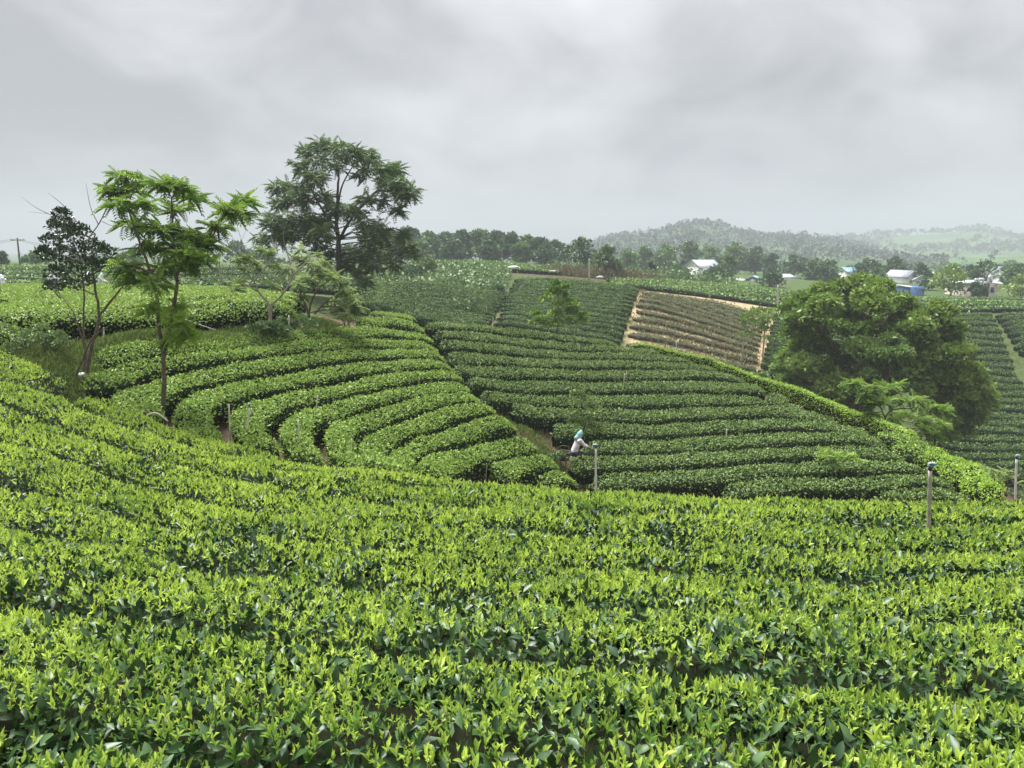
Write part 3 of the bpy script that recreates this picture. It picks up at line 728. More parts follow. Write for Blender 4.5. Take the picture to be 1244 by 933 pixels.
def fronds(acc, c, r, n, size, m=0, flatten=.55, shapes=FROND, up=.08, v0=None):
    """fronds spread through a clump, pointing outward"""
    q = rnd_dir(n) * (RNG.random(n) ** .45)[:, None] * r; q[:, 2] *= flatten
    out = unit(q * np.array([1, 1, .6]) / r + rnd_dir(n) * .45 + np.array([0, 0, up]))
    ref = unit(np.array([0, 0, 1.0]) + rnd_dir(n) * .18)
    X, Y, Z = frames(out, ref); s = size * RNG.uniform(.7, 1.25, n)
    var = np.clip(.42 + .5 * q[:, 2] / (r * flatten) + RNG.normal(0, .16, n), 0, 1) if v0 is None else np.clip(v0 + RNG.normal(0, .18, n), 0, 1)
    k = RNG.integers(0, len(shapes), n)
    for i, sh in enumerate(shapes):
        b = k == i
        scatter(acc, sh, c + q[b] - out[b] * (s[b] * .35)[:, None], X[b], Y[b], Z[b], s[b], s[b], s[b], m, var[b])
def leaves(acc, c, r, n, size, m=0, flatten=.75, wr=.55, tone=0.0):
    q = rnd_dir(n); q[:, 2] = np.where(q[:, 2] < -.35, -q[:, 2], q[:, 2]); q = q * (RNG.random(n) ** .28)[:, None] * r; q[:, 2] *= flatten
    q *= (1 + .35 * (vnoise(q[:, 0] * 2.2 / r + c[0], q[:, 1] * 2.2 / r + c[1], q[:, 2] * 2.2 / r) - .5))[:, None]
    N_ = unit(q + np.array([0, 0, .25 * r]))
    var = np.clip(RNG.normal(.45 + tone, .22, n), 0, 1)
    leafy(acc, c + q, N_, size, LEAF0, m, .45, .7, wr, var)
def tree(name, label, base, stems, clumps, d, leafm, barkm, kind='leaves', size=.2, dens=60, depth=1.0, group=None, cat='tree', rpx=14, flatten=.6, twigs=None, r_end=.012, shapes=FROND, limb_r=.3, seg=7, sat=0.5, fill=0):
    """a tree from stems (pixel points with radii) and leaf clumps (pixel x, y, optional radius)"""
    base = np.asarray(base, float)
    root = tag(empty(name, base), label, cat, group)
    W, nodes, nrad = Acc(), [], []
    for pts, r0, r1, off in stems:
        p = path_px(pts, d + off)
        p = spline(p, max(6, len(p) * 4)); rr = np.linspace(r0, r1, len(p))
        p[1:-1] += RNG.normal(size=(len(p) - 2, 3)) * r0 * .10
        tube(W, p, rr, seg); nodes.append(p[len(p) // 4:]); nrad.append(rr[len(p) // 4:])
    nodes = np.concatenate(nodes); nrad = np.concatenate(nrad)
    Lf = Acc(); s = d / FPX
    if fill:
        cc = np.array([c[:2] for c in clumps]); k = RNG.integers(0, len(cc), fill); j = RNG.integers(0, len(cc), fill)
        clumps = list(clumps) + [tuple(cc[a] * .55 + cc[b] * .45) + (rpx,) for a, b in zip(k, j) if np.linalg.norm(cc[a] - cc[b]) < 70]
    for cl in clumps:
        r = (cl[2] if len(cl) > 2 else rpx) * s
        c = at(cl[0], cl[1], d + RNG.uniform(-1, 1) * depth)
        D = np.linalg.norm(nodes - c, axis=1) + np.maximum(0, nodes[:, 2] - c[2] + .1) * 2.5
        k = int(np.argmin(D))
        limb(W, nodes[k], c, max(r_end * 1.3, nrad[k] * limb_r), r_end * .7, .06, 6, 5)
        for _ in range(3):
            limb(W, nodes[k] * .35 + c * .65, c + rnd_dir(1)[0] * r * .75, r_end, r_end * .4, .05, 4, 4)
        if kind == 'fronds': fronds(Lf, c, r, max(3, int(dens * RNG.uniform(.8, 1.2))), size, 0, flatten, shapes, .08, cl[3] if len(cl) > 3 else None)
        else: leaves(Lf, c, r, max(6, int(dens * RNG.uniform(.8, 1.2))), size, 0, flatten, .55, RNG.uniform(-.15, .15) * sat * 2)
    for tw in twigs or []:
        p = spline(path_px(tw[0], d + tw[2] if len(tw) > 2 else d), 10); tube(W, p, np.linspace(tw[1], tw[1] * .3, 10), 4)
    W.build('trunk', [barkm], root, base, True)
    Lf.build('crown', [leafm], root, base)
    return root
def cv(pts, ox, oy, k):
    """coordinates read off an enlarged crop back to photo pixels"""
    return [(ox + p[0] / k, oy + p[1] / k) + tuple(p[2:]) for p in pts]
def gbase(px, py, d):
    p = at(px, py, d); p[2] = ground(p[0], p[1]); return p
# bright feathery tree on the left
z1 = lambda p: cv(p, 0, 180, 2.59)
tree('feathery_tree', 'bright green feathery tree on a slim trunk at the crest row', gbase(197, 507, 16.2),
     [(z1([(510, 905), (512, 845), (516, 700), (512, 640), (500, 560), (496, 480), (470, 380), (440, 300), (400, 180)]), .062, .016, 0), (z1([(514, 660), (540, 530), (558, 430), (552, 360), (545, 260), (540, 170)]), .05, .018, .15), (z1([(556, 400), (600, 330), (660, 270), (720, 200), (760, 175)]), .03, .01, .1)],
     z1([(395, 85, 14), (430, 120), (375, 175), (450, 175), (520, 110), (570, 120, 13), (560, 190), (605, 150, 12), (420, 235, 17), (490, 250, 18), (560, 255, 18), (605, 280, 17), (540, 310, 18), (600, 330, 17), (650, 300, 16), (680, 245), (720, 195, 13), (770, 165, 11), (755, 205, 11), (385, 370, 14), (450, 395, 18), (520, 375, 17), (580, 370, 15), (405, 410), (480, 420, 16),
         (478, 505, 11, .85), (552, 540, 12, .9), (575, 585, 13, .9), (535, 595, 10, .8), (560, 500, 9, .85), (350, 130, 11), (640, 345, 14), (460, 310, 18)]), 16.2, 'frond_bright', 'bark', 'fronds', .37, 34, .75, flatten=.5, rpx=15)
# dark glossy tree with bare twigs
tree('glossy_leaf_tree', 'dark glossy-leaved tree with several leaning stems above a white sack', gbase(104, 458, 18.4),
     [(z1([(268, 745), (285, 640), (312, 530), (298, 430), (288, 330), (300, 270)]), .052, .016, 0), (z1([(262, 740), (268, 640), (262, 560), (264, 450), (250, 340)]), .036, .012, .2), (z1([(312, 530), (350, 480), (382, 440), (420, 390)]), .035, .012, -.2), (z1([(255, 740), (270, 690), (250, 570), (240, 540)]), .03, .015, .3), (z1([(230, 735), (262, 660), (290, 600), (330, 565)]), .03, .015, -.3)],
     z1([(195, 215, 9), (180, 250, 11), (205, 260, 13), (165, 300, 12), (220, 290, 15), (255, 330, 15), (200, 345, 15), (165, 350, 11), (180, 400, 13), (230, 395, 15), (280, 375, 14), (300, 320, 13), (330, 335, 11), (165, 440, 10), (215, 440, 12), (320, 380, 11), (250, 270, 12), (345, 370, 9), (140, 330, 7), (275, 420, 10)]), 18.4, 'leaf_dark', 'bark', 'leaves', .11, 120, .9, flatten=.95,
     twigs=[(z1([(280, 280), (310, 240), (330, 200), (350, 120)]), .018), (z1([(310, 240), (290, 200), (270, 110)]), .01), (z1([(240, 230), (200, 180), (150, 140)]), .012, .3), (z1([(160, 210), (110, 185), (70, 155)]), .009, .2), (z1([(330, 200), (360, 160), (380, 150)]), .009), (z1([(240, 240), (190, 215), (90, 200)]), .008, .1), (z1([(320, 230), (360, 245), (385, 238)]), .008)])
# the tall feathery tree behind the flat field
z2 = lambda p: cv(p, 270, 150, 3.218)
tree('tall_feathery_tree', 'tall dark feathery tree towering behind the forked bare tree', gbase(411, 352, 46),
     [(z2([(455, 690), (457, 570), (455, 450), (446, 350), (452, 260), (455, 190)]), .22, .05, 0), (z2([(460, 450), (500, 380), (560, 310), (640, 220)]), .1, .03, .5), (z2([(450, 430), (400, 350), (350, 260), (330, 190)]), .1, .03, -.5), (z2([(448, 350), (470, 240), (520, 150)]), .07, .025, .4)],
     z2([(380, 80, 11), (430, 95, 13), (330, 115, 12), (480, 110, 13), (300, 165, 11), (390, 140, 14), (520, 120, 13), (570, 130, 12), (600, 160, 13), (555, 185, 13), (450, 165, 13), (640, 175, 12), (680, 180, 10), (690, 230, 11), (650, 245, 12), (705, 280, 10), (730, 265, 8), (690, 340, 9), (375, 210, 12), (330, 205, 12), (220, 245, 10), (265, 250, 12), (310, 255, 12), (260, 300, 13), (220, 315, 9), (330, 305, 14),
         (400, 290, 13), (480, 335, 13), (525, 350, 13), (435, 340, 13), (560, 300, 12), (620, 300, 10), (190, 385, 12), (245, 380, 14), (300, 370, 14), (350, 385, 14), (205, 430, 13), (265, 430, 15), (330, 430, 15), (395, 425, 14), (560, 400, 14), (620, 405, 13), (565, 450, 15), (640, 455, 15), (700, 480, 14), (730, 500, 11), (560, 505, 15), (620, 510, 15), (665, 545, 13), (500, 510, 14), (430, 510, 14), (380, 490, 13), (545, 585, 10), (555, 615, 8), (150, 450, 10), (600, 555, 13), (480, 560, 12), (710, 430, 8)]),
     46, 'frond_dark', 'bark_dark', 'fronds', .58, 50, 2.4, flatten=.75, rpx=13, r_end=.02, shapes=FROND_E, fill=34)
# forked bare tree and its leafy neighbour
z7 = lambda p: cv(p, 200, 300, 4.785)
tree('forked_tree', 'small forked pale-barked tree, almost bare, before the flat field', gbase(327, 398, 25.2),
     [(z7([(606, 520), (608, 470), (614, 400), (616, 345)]), .07, .055, 0), (z7([(616, 345), (590, 310), (550, 265), (530, 220), (515, 195), (470, 150), (420, 100)]), .045, .015, 0), (z7([(550, 265), (500, 235), (440, 190)]), .025, .01, .2), (z7([(520, 200), (560, 150), (605, 95), (640, 20), (620, -60)]), .028, .008, -.2), (z7([(616, 345), (650, 310), (690, 270), (725, 215), (745, 165), (725, 80), (700, -10)]), .042, .012, .2), (z7([(745, 165), (790, 120), (850, 60)]), .026, .012, 0),
      (z7([(520, 195), (505, 110), (470, 20), (440, -60)]), .02, .006, .3), (z7([(560, 225), (620, 160), (610, 90)]), .015, .006, .3), (z7([(690, 270), (690, 200), (660, 140)]), .014, .006, -.2)],
     z7([(430, 75, 7), (470, 60, 7), (520, 85, 6), (600, 30, 7), (560, 10, 6), (640, 110, 5), (790, 15, 7), (700, 130, 7), (840, 95, 8), (870, 50, 8), (430, 205, 9), (410, 235, 8), (470, 120, 5), (760, 60, 7), (640, 230, 5), (560, 120, 6), (800, 70, 7)]), 25.2, 'frond_mid', 'bark_pale', 'fronds', .32, 22, .8, shapes=FROND_S,
     twigs=[(z7([(440, -60), (420, -130), (400, -190)]), .008), (z7([(470, 20), (390, -60), (330, -120)]), .008), (z7([(700, -10), (690, -70), (700, -120)]), .008), (z7([(640, 20), (650, -50), (660, -90)]), .007), (z7([(440, -20), (470, -100), (480, -160)]), .006)])
tree('drooping_tree', 'small tree with drooping yellow-green sprays right of the forked bare tree', gbase(376, 386, 27.5),
     [(z7([(836, 440), (838, 400), (820, 340), (795, 280), (780, 230)]), .06, .02, 0), (z7([(836, 410), (850, 330), (890, 250), (960, 190)]), .045, .015, .2), (z7([(870, 390), (960, 300), (1030, 250)]), .03, .012, .3)],
     z7([(800, 180, 9), (850, 190, 9), (900, 150, 10), (885, 205, 9), (950, 160, 9), (985, 175, 9), (1010, 200, 9), (1050, 255, 9), (1080, 285, 9), (1040, 310, 10), (1105, 320, 9), (1125, 350, 8), (1075, 370, 11), (780, 225, 8), (1020, 350, 9), (1060, 405, 10), (870, 110, 9), (920, 100, 9), (1100, 390, 8), (790, 280, 7)]), 27.5, 'frond_mid', 'bark', 'fronds', .36, 30, 1.0, shapes=FROND_S + FROND[1:])
# sapling behind the ridge
z3 = lambda p: cv(p, 480, 240, 3.27)
tree('ridge_sapling', 'young tree with light green leaf tufts standing behind the bowl ridge', gbase(675, 402, 44),
     [(z3([(645, 570), (645, 500), (650, 420), (645, 345)]), .05, .012, 0)],
     z3([(640, 345, 5), (672, 358, 6), (625, 378, 7), (600, 405, 7), (650, 430, 8), (690, 420, 8), (705, 435, 7), (560, 465, 6), (580, 490, 8), (635, 465, 8), (700, 460, 8), (745, 470, 6), (745, 490, 7), (640, 505, 9), (600, 505, 8), (690, 495, 8), (555, 495, 6), (670, 390, 6), (650, 380, 6)]), 44, 'frond_bright', 'bark', 'leaves', .24, 120, .9)
# trees in the hollow on the right
z5 = lambda p: cv(p, 860, 330, 3.01)
tree('round_tree', 'big round dense green tree in the hollow behind the ridge', gbase(1035, 560, 46),
     [(z5([(560, 720), (555, 560), (560, 400), (555, 290), (570, 200)]), .3, .08, 0), (z5([(555, 420), (500, 320), (430, 240)]), .15, .05, -.5), (z5([(560, 330), (620, 230), (660, 160)]), .14, .05, .4)],
     z5([(560, 50, 17), (630, 65, 16), (490, 72, 17), (415, 85, 16), (355, 112, 16), (305, 140, 13), (335, 180, 17), (400, 160, 19), (480, 140, 19), (560, 130, 19), (640, 130, 19), (700, 120, 16), (738, 165, 15), (650, 200, 19), (560, 210, 19), (470, 220, 19), (385, 245, 18), (335, 285, 16), (300, 330, 15), (270, 360, 11), (350, 345, 17), (430, 300, 19), (420, 380, 18), (500, 340, 20), (480, 420, 19), (560, 290, 19), (720, 230, 16), (540, 400, 19), (560, 470, 19), (430, 450, 17), (360, 410, 15), (620, 460, 18), (300, 400, 12), (500, 500, 17), (680, 420, 17), (700, 300, 17), (600, 360, 18)]),
     46, 'leaf_round', 'bark', 'leaves', .34, 560, 3.2, flatten=.72, r_end=.03, rpx=18, fill=40)
tree('light_tree', 'lighter green upright tree in front of the big round tree', gbase(1085, 545, 42),
     [(z5([(670, 640), (668, 480), (665, 330), (668, 250)]), .14, .04, 0)],
     z5([(668, 250, 9), (640, 275, 11), (690, 265, 11), (620, 305, 11), (670, 310, 13), (715, 300, 11), (610, 345, 12), (660, 355, 13), (710, 345, 13), (640, 395, 13), (700, 395, 13), (735, 380, 10), (590, 380, 10), (660, 430, 13), (720, 430, 12)]), 42, 'leaf_round_light', 'bark', 'leaves', .27, 300, 1.3, flatten=.7, r_end=.025)
tree('olive_tree', 'tall olive-green tree with ragged outline right of the big round tree', gbase(1135, 570, 43),
     [(z5([(860, 730), (855, 560), (850, 400), (845, 260)]), .22, .06, 0), (z5([(855, 500), (910, 430), (960, 380)]), .1, .04, .5)],
     z5([(815, 165, 13), (870, 155, 12), (845, 130, 8), (830, 220, 16), (900, 215, 12), (790, 240, 15), (885, 265, 16), (785, 295, 17), (850, 310, 18), (930, 300, 14), (885, 365, 18), (820, 375, 18), (955, 370, 16), (980, 400, 13), (920, 430, 18), (1000, 430, 13), (1005, 485, 14), (950, 490, 17), (885, 475, 18), (820, 450, 18), (900, 540, 17), (930, 590, 14), (860, 550, 17), (770, 180, 12), (760, 350, 16), (770, 430, 16), (960, 550, 12), (790, 510, 16), (870, 610, 14)]), 43, 'leaf_olive', 'bark', 'leaves', .32, 440, 2.2, flatten=.72, r_end=.025, rpx=16, fill=26)
tree('ridge_feathery_tree', 'small feathery tree with drooping pale sprays leaning over the ridge', gbase(1070, 532, 29.5),
     [(z5([(615, 660), (628, 600), (642, 550), (668, 505), (720, 480)]), .06, .02, 0), (z5([(650, 540), (620, 480), (560, 440)]), .03, .012, -.2), (z5([(668, 505), (740, 500), (800, 510)]), .03, .012, .3)],
     z5([(525, 405, 8), (560, 415, 9), (575, 450, 9), (615, 420, 9), (660, 420, 9), (690, 415, 7), (590, 480, 9), (640, 470, 10), (700, 470, 10), (760, 465, 10), (800, 490, 10), (840, 495, 9), (865, 505, 7), (720, 520, 11), (780, 535, 11), (830, 545, 10), (800, 580, 10), (850, 560, 9), (830, 600, 8), (680, 540, 8), (600, 520, 7)]), 29.5, 'frond_bright', 'bark_dark', 'fronds', .42, 28, 1.3, flatten=.55)
tree('ridge_sprout', 'thin sprout with yellow-green tufts on the hedge beside the right sprinkler', gbase(1215, 592, 21.5),
     [([(1222, 604), (1216, 585), (1208, 572)], .02, .01, 0), ([(1222, 604), (1224, 585), (1220, 574)], .015, .008, 0), ([(1222, 604), (1232, 592), (1241, 588)], .015, .008, 0)],
     [(1206, 571, 7), (1214, 575, 7), (1220, 572, 6), (1225, 580, 7), (1238, 588, 7), (1216, 590, 8), (1228, 598, 8)], 21.5, 'frond_mid', 'bark', 'fronds', .3, 9, .3, shapes=FROND_S, cat='sapling')
tree('papaya_sapling', 'bright sapling with two drooping leaf tufts between the lower dark rows', gbase(1012, 595, 22.6),
     [([(1009, 600), (1011, 580), (1012, 566), (1006, 552)], .035, .014, 0), ([(1012, 568), (1025, 560), (1034, 554)], .02, .01, .1)],
     [(1000, 552, 6, .8), (1008, 547, 7, .85), (1016, 553, 6, .7), (1035, 553, 6, .85), (1040, 558, 4, .8), (1012, 562, 6, .3), (1020, 566, 6, .2)], 22.6, 'frond_bright', 'bark_dark', 'fronds', .32, 16, .3, shapes=FROND_S + FROND[1:], cat='sapling', flatten=.6)
z9 = lambda p: cv(p, 660, 470, 5.183)
tree('bowl_sapling', 'dark leafy sapling growing among the rows behind the tea picker', gbase(706, 532, 27.2),
     [(z9([(222, 340), (232, 260), (240, 180), (235, 80)]), .03, .01, 0)],
     z9([(195, 40, 5), (235, 50, 6), (270, 80, 7), (205, 110, 7), (255, 130, 8), (310, 110, 7), (230, 175, 8), (295, 170, 8), (340, 140, 6), (250, 225, 8), (180, 160, 6), (290, 215, 7), (180, 220, 6)]), 27.2, 'bowl_dark', 'bark_dark', 'leaves', .12, 55, .5, cat='sapling')
# thin trees on the edge of the straw terraces
z4 = lambda p: cv(p, 740, 320, 5.655)
tree('thin_tree', 'thin pale-stemmed tree at the right edge of the straw terraces', gbase(902, 441, 57),
     [(z4([(912, 680), (918, 600), (928, 520), (935, 400)]), .08, .03, 0)], z4([(930, 385, 6), (960, 360, 7), (950, 490, 7), (920, 425, 6), (995, 335, 7), (975, 400, 7), (930, 500, 6)]), 57, 'leaf_round', 'bark_pale', 'leaves', .25, 60, .8)
tree('thin_leafy_tree', 'thin leafy tree between the straw terraces and the round tree', gbase(928, 444, 58),
     [(z4([(1053, 690), (1058, 600), (1068, 480), (1080, 350)]), .08, .03, 0)], z4([(1050, 375, 8), (1100, 400, 9), (1080, 460, 8), (1035, 335, 8), (1130, 335, 8), (1075, 340, 9), (1120, 370, 8), (1060, 430, 8), (1090, 520, 6)]), 58, 'leaf_round', 'bark_pale', 'leaves', .26, 80, 1.0)
# ---------------------------------------------------------------- background trees
def blob_tree(name, label, px, top, bot, width, d, leafm, group, n=14, dens=60, size=.5, cat='tree', bark='bark_dark', trunk=True, depth=None, tall=1.0):
    """a tree farther off: trunk, limbs and a crown of many leaf faces in clumps"""
    b = at(px, bot, d); s = d / FPX; H = (bot - top) * s; Wd = width * s; b[2] = min(b[2], ground(b[0], b[1]) + .3) if trunk else b[2]
    topz = at(px, top, d)[2]; H = topz - b[2]
    root = tag(empty(name, b), label, cat, group)
    W, Lf = Acc(), Acc()
    tp = b + np.array([RNG.normal() * .03 * H, 0, H * .72])
    tr = np.array([b - [0, 0, .3], b * .6 + tp * .4 + RNG.normal(size=3) * .02 * H, tp]); tr = spline(tr, 8); tube(W, tr, np.linspace(max(.08, H * .022), H * .006 + .02, 8), 6)
    lo = .30 if trunk else .12
    for k in range(n):
        f = (k + RNG.random()) / n; zz = lo + (1 - lo) * f
        prof = math.sin(math.pi * min(1, max(.06, (zz - lo) / (1 - lo) * .86 + .16))) ** .6 * tall
        a = RNG.uniform(0, 6.28); rr = Wd * .5 * prof * (RNG.random() ** .5) * .85
        r = Wd * RNG.uniform(.16, .25)
        c = b + np.array([math.cos(a) * rr, math.sin(a) * rr, max(r * .5, H * zz - r * .8)])
        limb(W, tr[min(7, int(zz * 8 * .8))], c, .012 * H, .01, .05, 4, 4)
        leaves(Lf, c, r, int(dens * RNG.uniform(.7, 1.3)), size, 0, .8, .7, RNG.uniform(-.2, .2))
    W.build('trunk', [bark], root, b, True); Lf.build('crown', [leafm], root, b)
    return root
G_WOOD = 'trees of the wood belt'
belt = [(455, 290, 322, 34), (478, 280, 323, 36), (500, 276, 322, 36), (521, 282, 322, 34), (541, 281, 321, 34), (562, 280, 320, 38), (583, 278, 320, 36), (603, 281, 320, 34), (622, 283, 321, 34), (640, 286, 323, 32), (657, 289, 326, 32), (674, 293, 327, 28),
        (510, 292, 322, 30), (552, 292, 321, 30), (594, 293, 321, 30), (634, 295, 324, 28), (665, 297, 327, 26)]
wood_lab = {0: 'wood belt tree just right of the tall feathery tree'}
for i, (px, tp, bt, wd) in enumerate(belt):
    back = i < 12
    order = sorted(range(12), key=lambda k: belt[k][0]) if back else sorted(range(12, len(belt)), key=lambda k: belt[k][0])
    lab = 'green tree of the wood belt on the skyline, %s from the left' % ORD[order.index(i)] if back else 'lower tree at the front edge of the wood belt, %s from the left' % ORD[order.index(i)]
    blob_tree('belt_tree', lab, px, tp, bt, wd, 168 + RNG.uniform(-6, 8) if back else 156, 'wood' if i % 3 else 'wood_light', G_WOOD, 24, 95, .72)
blob_tree('feathery_field_tree', 'feathery dark tree on the field corner beside the small pole', 705, 287, 332, 44, 120, 'wood', None, 16, 70, .5)
blob_tree('round_field_tree', 'round dark green tree right of the small pole', 739, 298, 337, 34, 105, 'frond_dark', None, 15, 80, .42)
blob_tree('stub_tree', 'small dark stubby tree in the dry scrub', 790, 318, 336, 12, 110, 'leaf_dark', None, 6, 30, .35)
VT = 'trees around the village'
village_trees = [
 ('light green tree behind the dry scrub, leftmost before the misty hill', 763, 304, 334, 26, 190, 'wood_light'), ('broad light tree behind the dry scrub', 782, 300, 334, 30, 200, 'wood_light'), ('pale green tree left of the gabled grey house', 808, 297, 333, 34, 190, 'wood_light'),
 ('tall green tree behind the gabled grey house', 836, 292, 332, 36, 200, 'wood'), ('wide green tree on the rise behind the gabled house', 862, 298, 330, 38, 215, 'wood_light'), ('tall wood-edge tree right of the gabled house', 893, 295, 335, 36, 205, 'wood_light'), ('dark wood-edge tree sloping down to the village', 917, 301, 337, 34, 205, 'wood'), ('rounded tree between wood edge and white roof', 935, 308, 340, 26, 195, 'wood'),
 ('dark bushy tree hugging the gabled grey house', 868, 322, 345, 30, 135, 'wood'), ('light bushy tree right beside the gabled grey house', 884, 310, 343, 22, 142, 'wood_light'), ('low tree left of the gabled grey house', 822, 322, 340, 26, 150, 'wood'),
 ('loose tree standing before the small white roof', 938, 330, 349, 34, 125, 'wood'), ('green tree above the small white roof', 965, 310, 335, 34, 190, 'wood'), ('dark palm-like tree behind the round tree top', 1005, 314, 350, 38, 145, 'wood'), ('bushy tree left of the blue gable', 985, 318, 346, 26, 160, 'wood'),
 ('green tree right of the blue gable', 1055, 315, 346, 32, 165, 'wood'), ('round green tree above the blue shed', 1087, 313, 338, 34, 170, 'wood'), ('leafy tree behind the white water tank', 1065, 325, 349, 24, 150, 'wood_light'), ('small round tree beside the grey gables', 1118, 322, 343, 18, 160, 'wood'),
 ('big dark round tree left of the flat-roofed house', 1154, 321, 361, 46, 116, 'leaf_round'), ('round tree behind the flat-roofed house', 1192, 316, 345, 38, 150, 'wood'), ('dark bush tree in front of the flat-roofed house', 1186, 344, 360, 20, 113, 'wood'), ('feathery tree right of the flat-roofed house', 1232, 320, 345, 26, 150, 'wood_light'), ('dark tree cut by the right picture edge', 1240, 332, 363, 50, 112, 'leaf_round'), ('pale tree at the far right behind the village', 1222, 326, 350, 26, 165, 'wood'),
 ('bushy tree left of the big dark round tree', 1128, 333, 354, 20, 135, 'wood')]
for lab, px, tp, bt, wd, d, lm in village_trees:
    blob_tree('village_tree', lab, px, tp, bt, wd, d, lm, VT, 16, 60, .0042 * d, trunk=True)
for k in range(24):
    px = 752 + k * 21.5 + RNG.uniform(-6, 6)
    blob_tree('village_tree', 'hazy tree in the line between the village and the misty hill, %s from the left' % ORD[k], px, 318 + RNG.uniform(-5, 4) + (px > 1000) * 3, 338, RNG.uniform(26, 38), RNG.uniform(235, 300), 'wood' if k % 3 else 'wood_light', 'hazy trees behind the village', 12, 45, 1.1)
for lab, px, tp, bt, wd, d, lm in [('pale scrubby tree beside the far-left utility pole', 45, 305, 322, 30, 105, 'wood_light'), ('sparse tree at the far-left skyline', 3, 306, 325, 12, 110, 'wood'), ('dark tree on the skyline behind the bright feathery tree', 160, 305, 325, 40, 120, 'wood'), ('dark tree right of the bright feathery trunk', 235, 303, 325, 36, 120, 'wood'), ('dark tree on the skyline left of the tall tree', 290, 292, 324, 40, 140, 'wood'),
        ('low dark tree behind the glossy-leaved tree', 105, 308, 324, 44, 125, 'wood'), ('hedge-like dark tree behind the bare fork', 330, 300, 326, 40, 140, 'wood'), ('dark low tree under the tall tree crown', 430, 296, 326, 44, 150, 'wood'),
        ('shadowy bush at the far row ends', 262, 327, 342, 30, 84, 'wood'), ('shadowy bush left of the forked tree', 232, 330, 344, 26, 84, 'wood')]:
    blob_tree('skyline_tree', lab, px, tp, bt, wd, d, lm, 'low trees on the left skyline', 13, 60, .0045 * d, trunk=False)
# ---------------------------------------------------------------- small things
M['bamboo'] = mat('bamboo', (.46, .42, .34), (.70, .66, .57), .6, scale=18.0)
M['white_pipe'] = mat('white_pipe', (.48, .47, .43), (.70, .69, .66), .5, scale=6.0)
M['pipe'] = mat('weathered_pipe', (.24, .21, .165), (.42, .39, .33), .6, scale=10.0)
M['black'] = mat('black_plastic', (.01, .011, .012), (.02, .02, .022), .4, scale=20)
M['blue'] = mat('blue_plastic', (.03, .11, .22), (.06, .17, .30), .45, scale=20)
M['paleblue'] = mat('pale_plastic', (.62, .72, .80), (.75, .82, .88), .4, scale=20)
M['white_cloth'] = mat('white_cloth', (.55, .56, .58), (.80, .80, .80), .85, scale=14.0)
M['shirt'] = mat('patterned_shirt', (.38, .30, .34), (.82, .80, .80), .85, scale=9.0)
M['teal'] = mat('teal_cloth', (.17, .36, .38), (.30, .50, .52), .85, scale=8.0)
M['trouser'] = mat('dark_cloth', (.02, .022, .03), (.05, .05, .06), .9, scale=8.0)
M['skin'] = mat('skin', (.34, .19, .12), (.46, .28, .19), .6, scale=6.0)
M['wicker'] = mat('wicker', (.05, .035, .025), (.12, .085, .055), .9, scale=30.0)
M['concrete'] = mat('concrete', (.28, .27, .25), (.46, .45, .42), .85, scale=5.0)
M['wire'] = mat('wire', (.05, .05, .055), (.09, .09, .095), .6, scale=3.0)
def stake(p0, p1, d, r, label, m='bamboo', name='bamboo_stake', group='stakes in the tea'):
    a, b = at(p0[0], p0[1], d), at(p1[0], p1[1], d)
    a[2] -= .35
    base = a; A = Acc(); n = 11; t = np.linspace(0, 1, n)[:, None]; p = a + (b - a) * t
    rr = np.full(n, r); rr[2::3] *= 1.22
    tube(A, p, rr, 8)
    return tag(A.build(name, [m], None, base, True), label, 'stake', group)
for p0, p1, d, r, lab in [
    ((279, 528), (278, 491), 15.6, .016, 'pale upright stake beside the leaning sprinkler stake'), ((365, 548), (362, 511), 15.2, .014, 'thin white stake in the row where the bowl turns'), ((426, 560), (427, 533), 15.6, .013, 'short pale stake at the inner turn of the bowl'),
    ((381, 504), (386, 480), 19.4, .014, 'leaning stake in the middle of the curved light rows'), ((350, 404), (351, 383), 25.6, .022, 'pale stake right of the forked tree trunk'), ((465, 397), (466, 384), 32, .022, 'lone stake at the top of the light rows'),
    ((125, 419), (126, 398), 21.0, .018, 'grey stake behind the leaning stems of the glossy tree'), ((757, 463), (759, 454), 33, .02, 'short stake in the middle of the dark rows'), ((882, 530), (883, 521), 26.8, .02, 'short pale stake in the gap of the lower dark rows'), ((821, 425), (822, 414), 40.5, .03, 'stub of a post on the ridge before the straw terraces'),
    ((598, 396), (599, 386), 38.0, .02, 'small stake on the ridge above the seam'), ((590, 577), (591, 563), 20.2, .012, 'thin stick between the lowest light rows'), ((766, 531), (769, 520), 27.2, .013, 'crooked twig stake behind the sprinkler post')]:
    stake(p0, p1, d, r, lab)
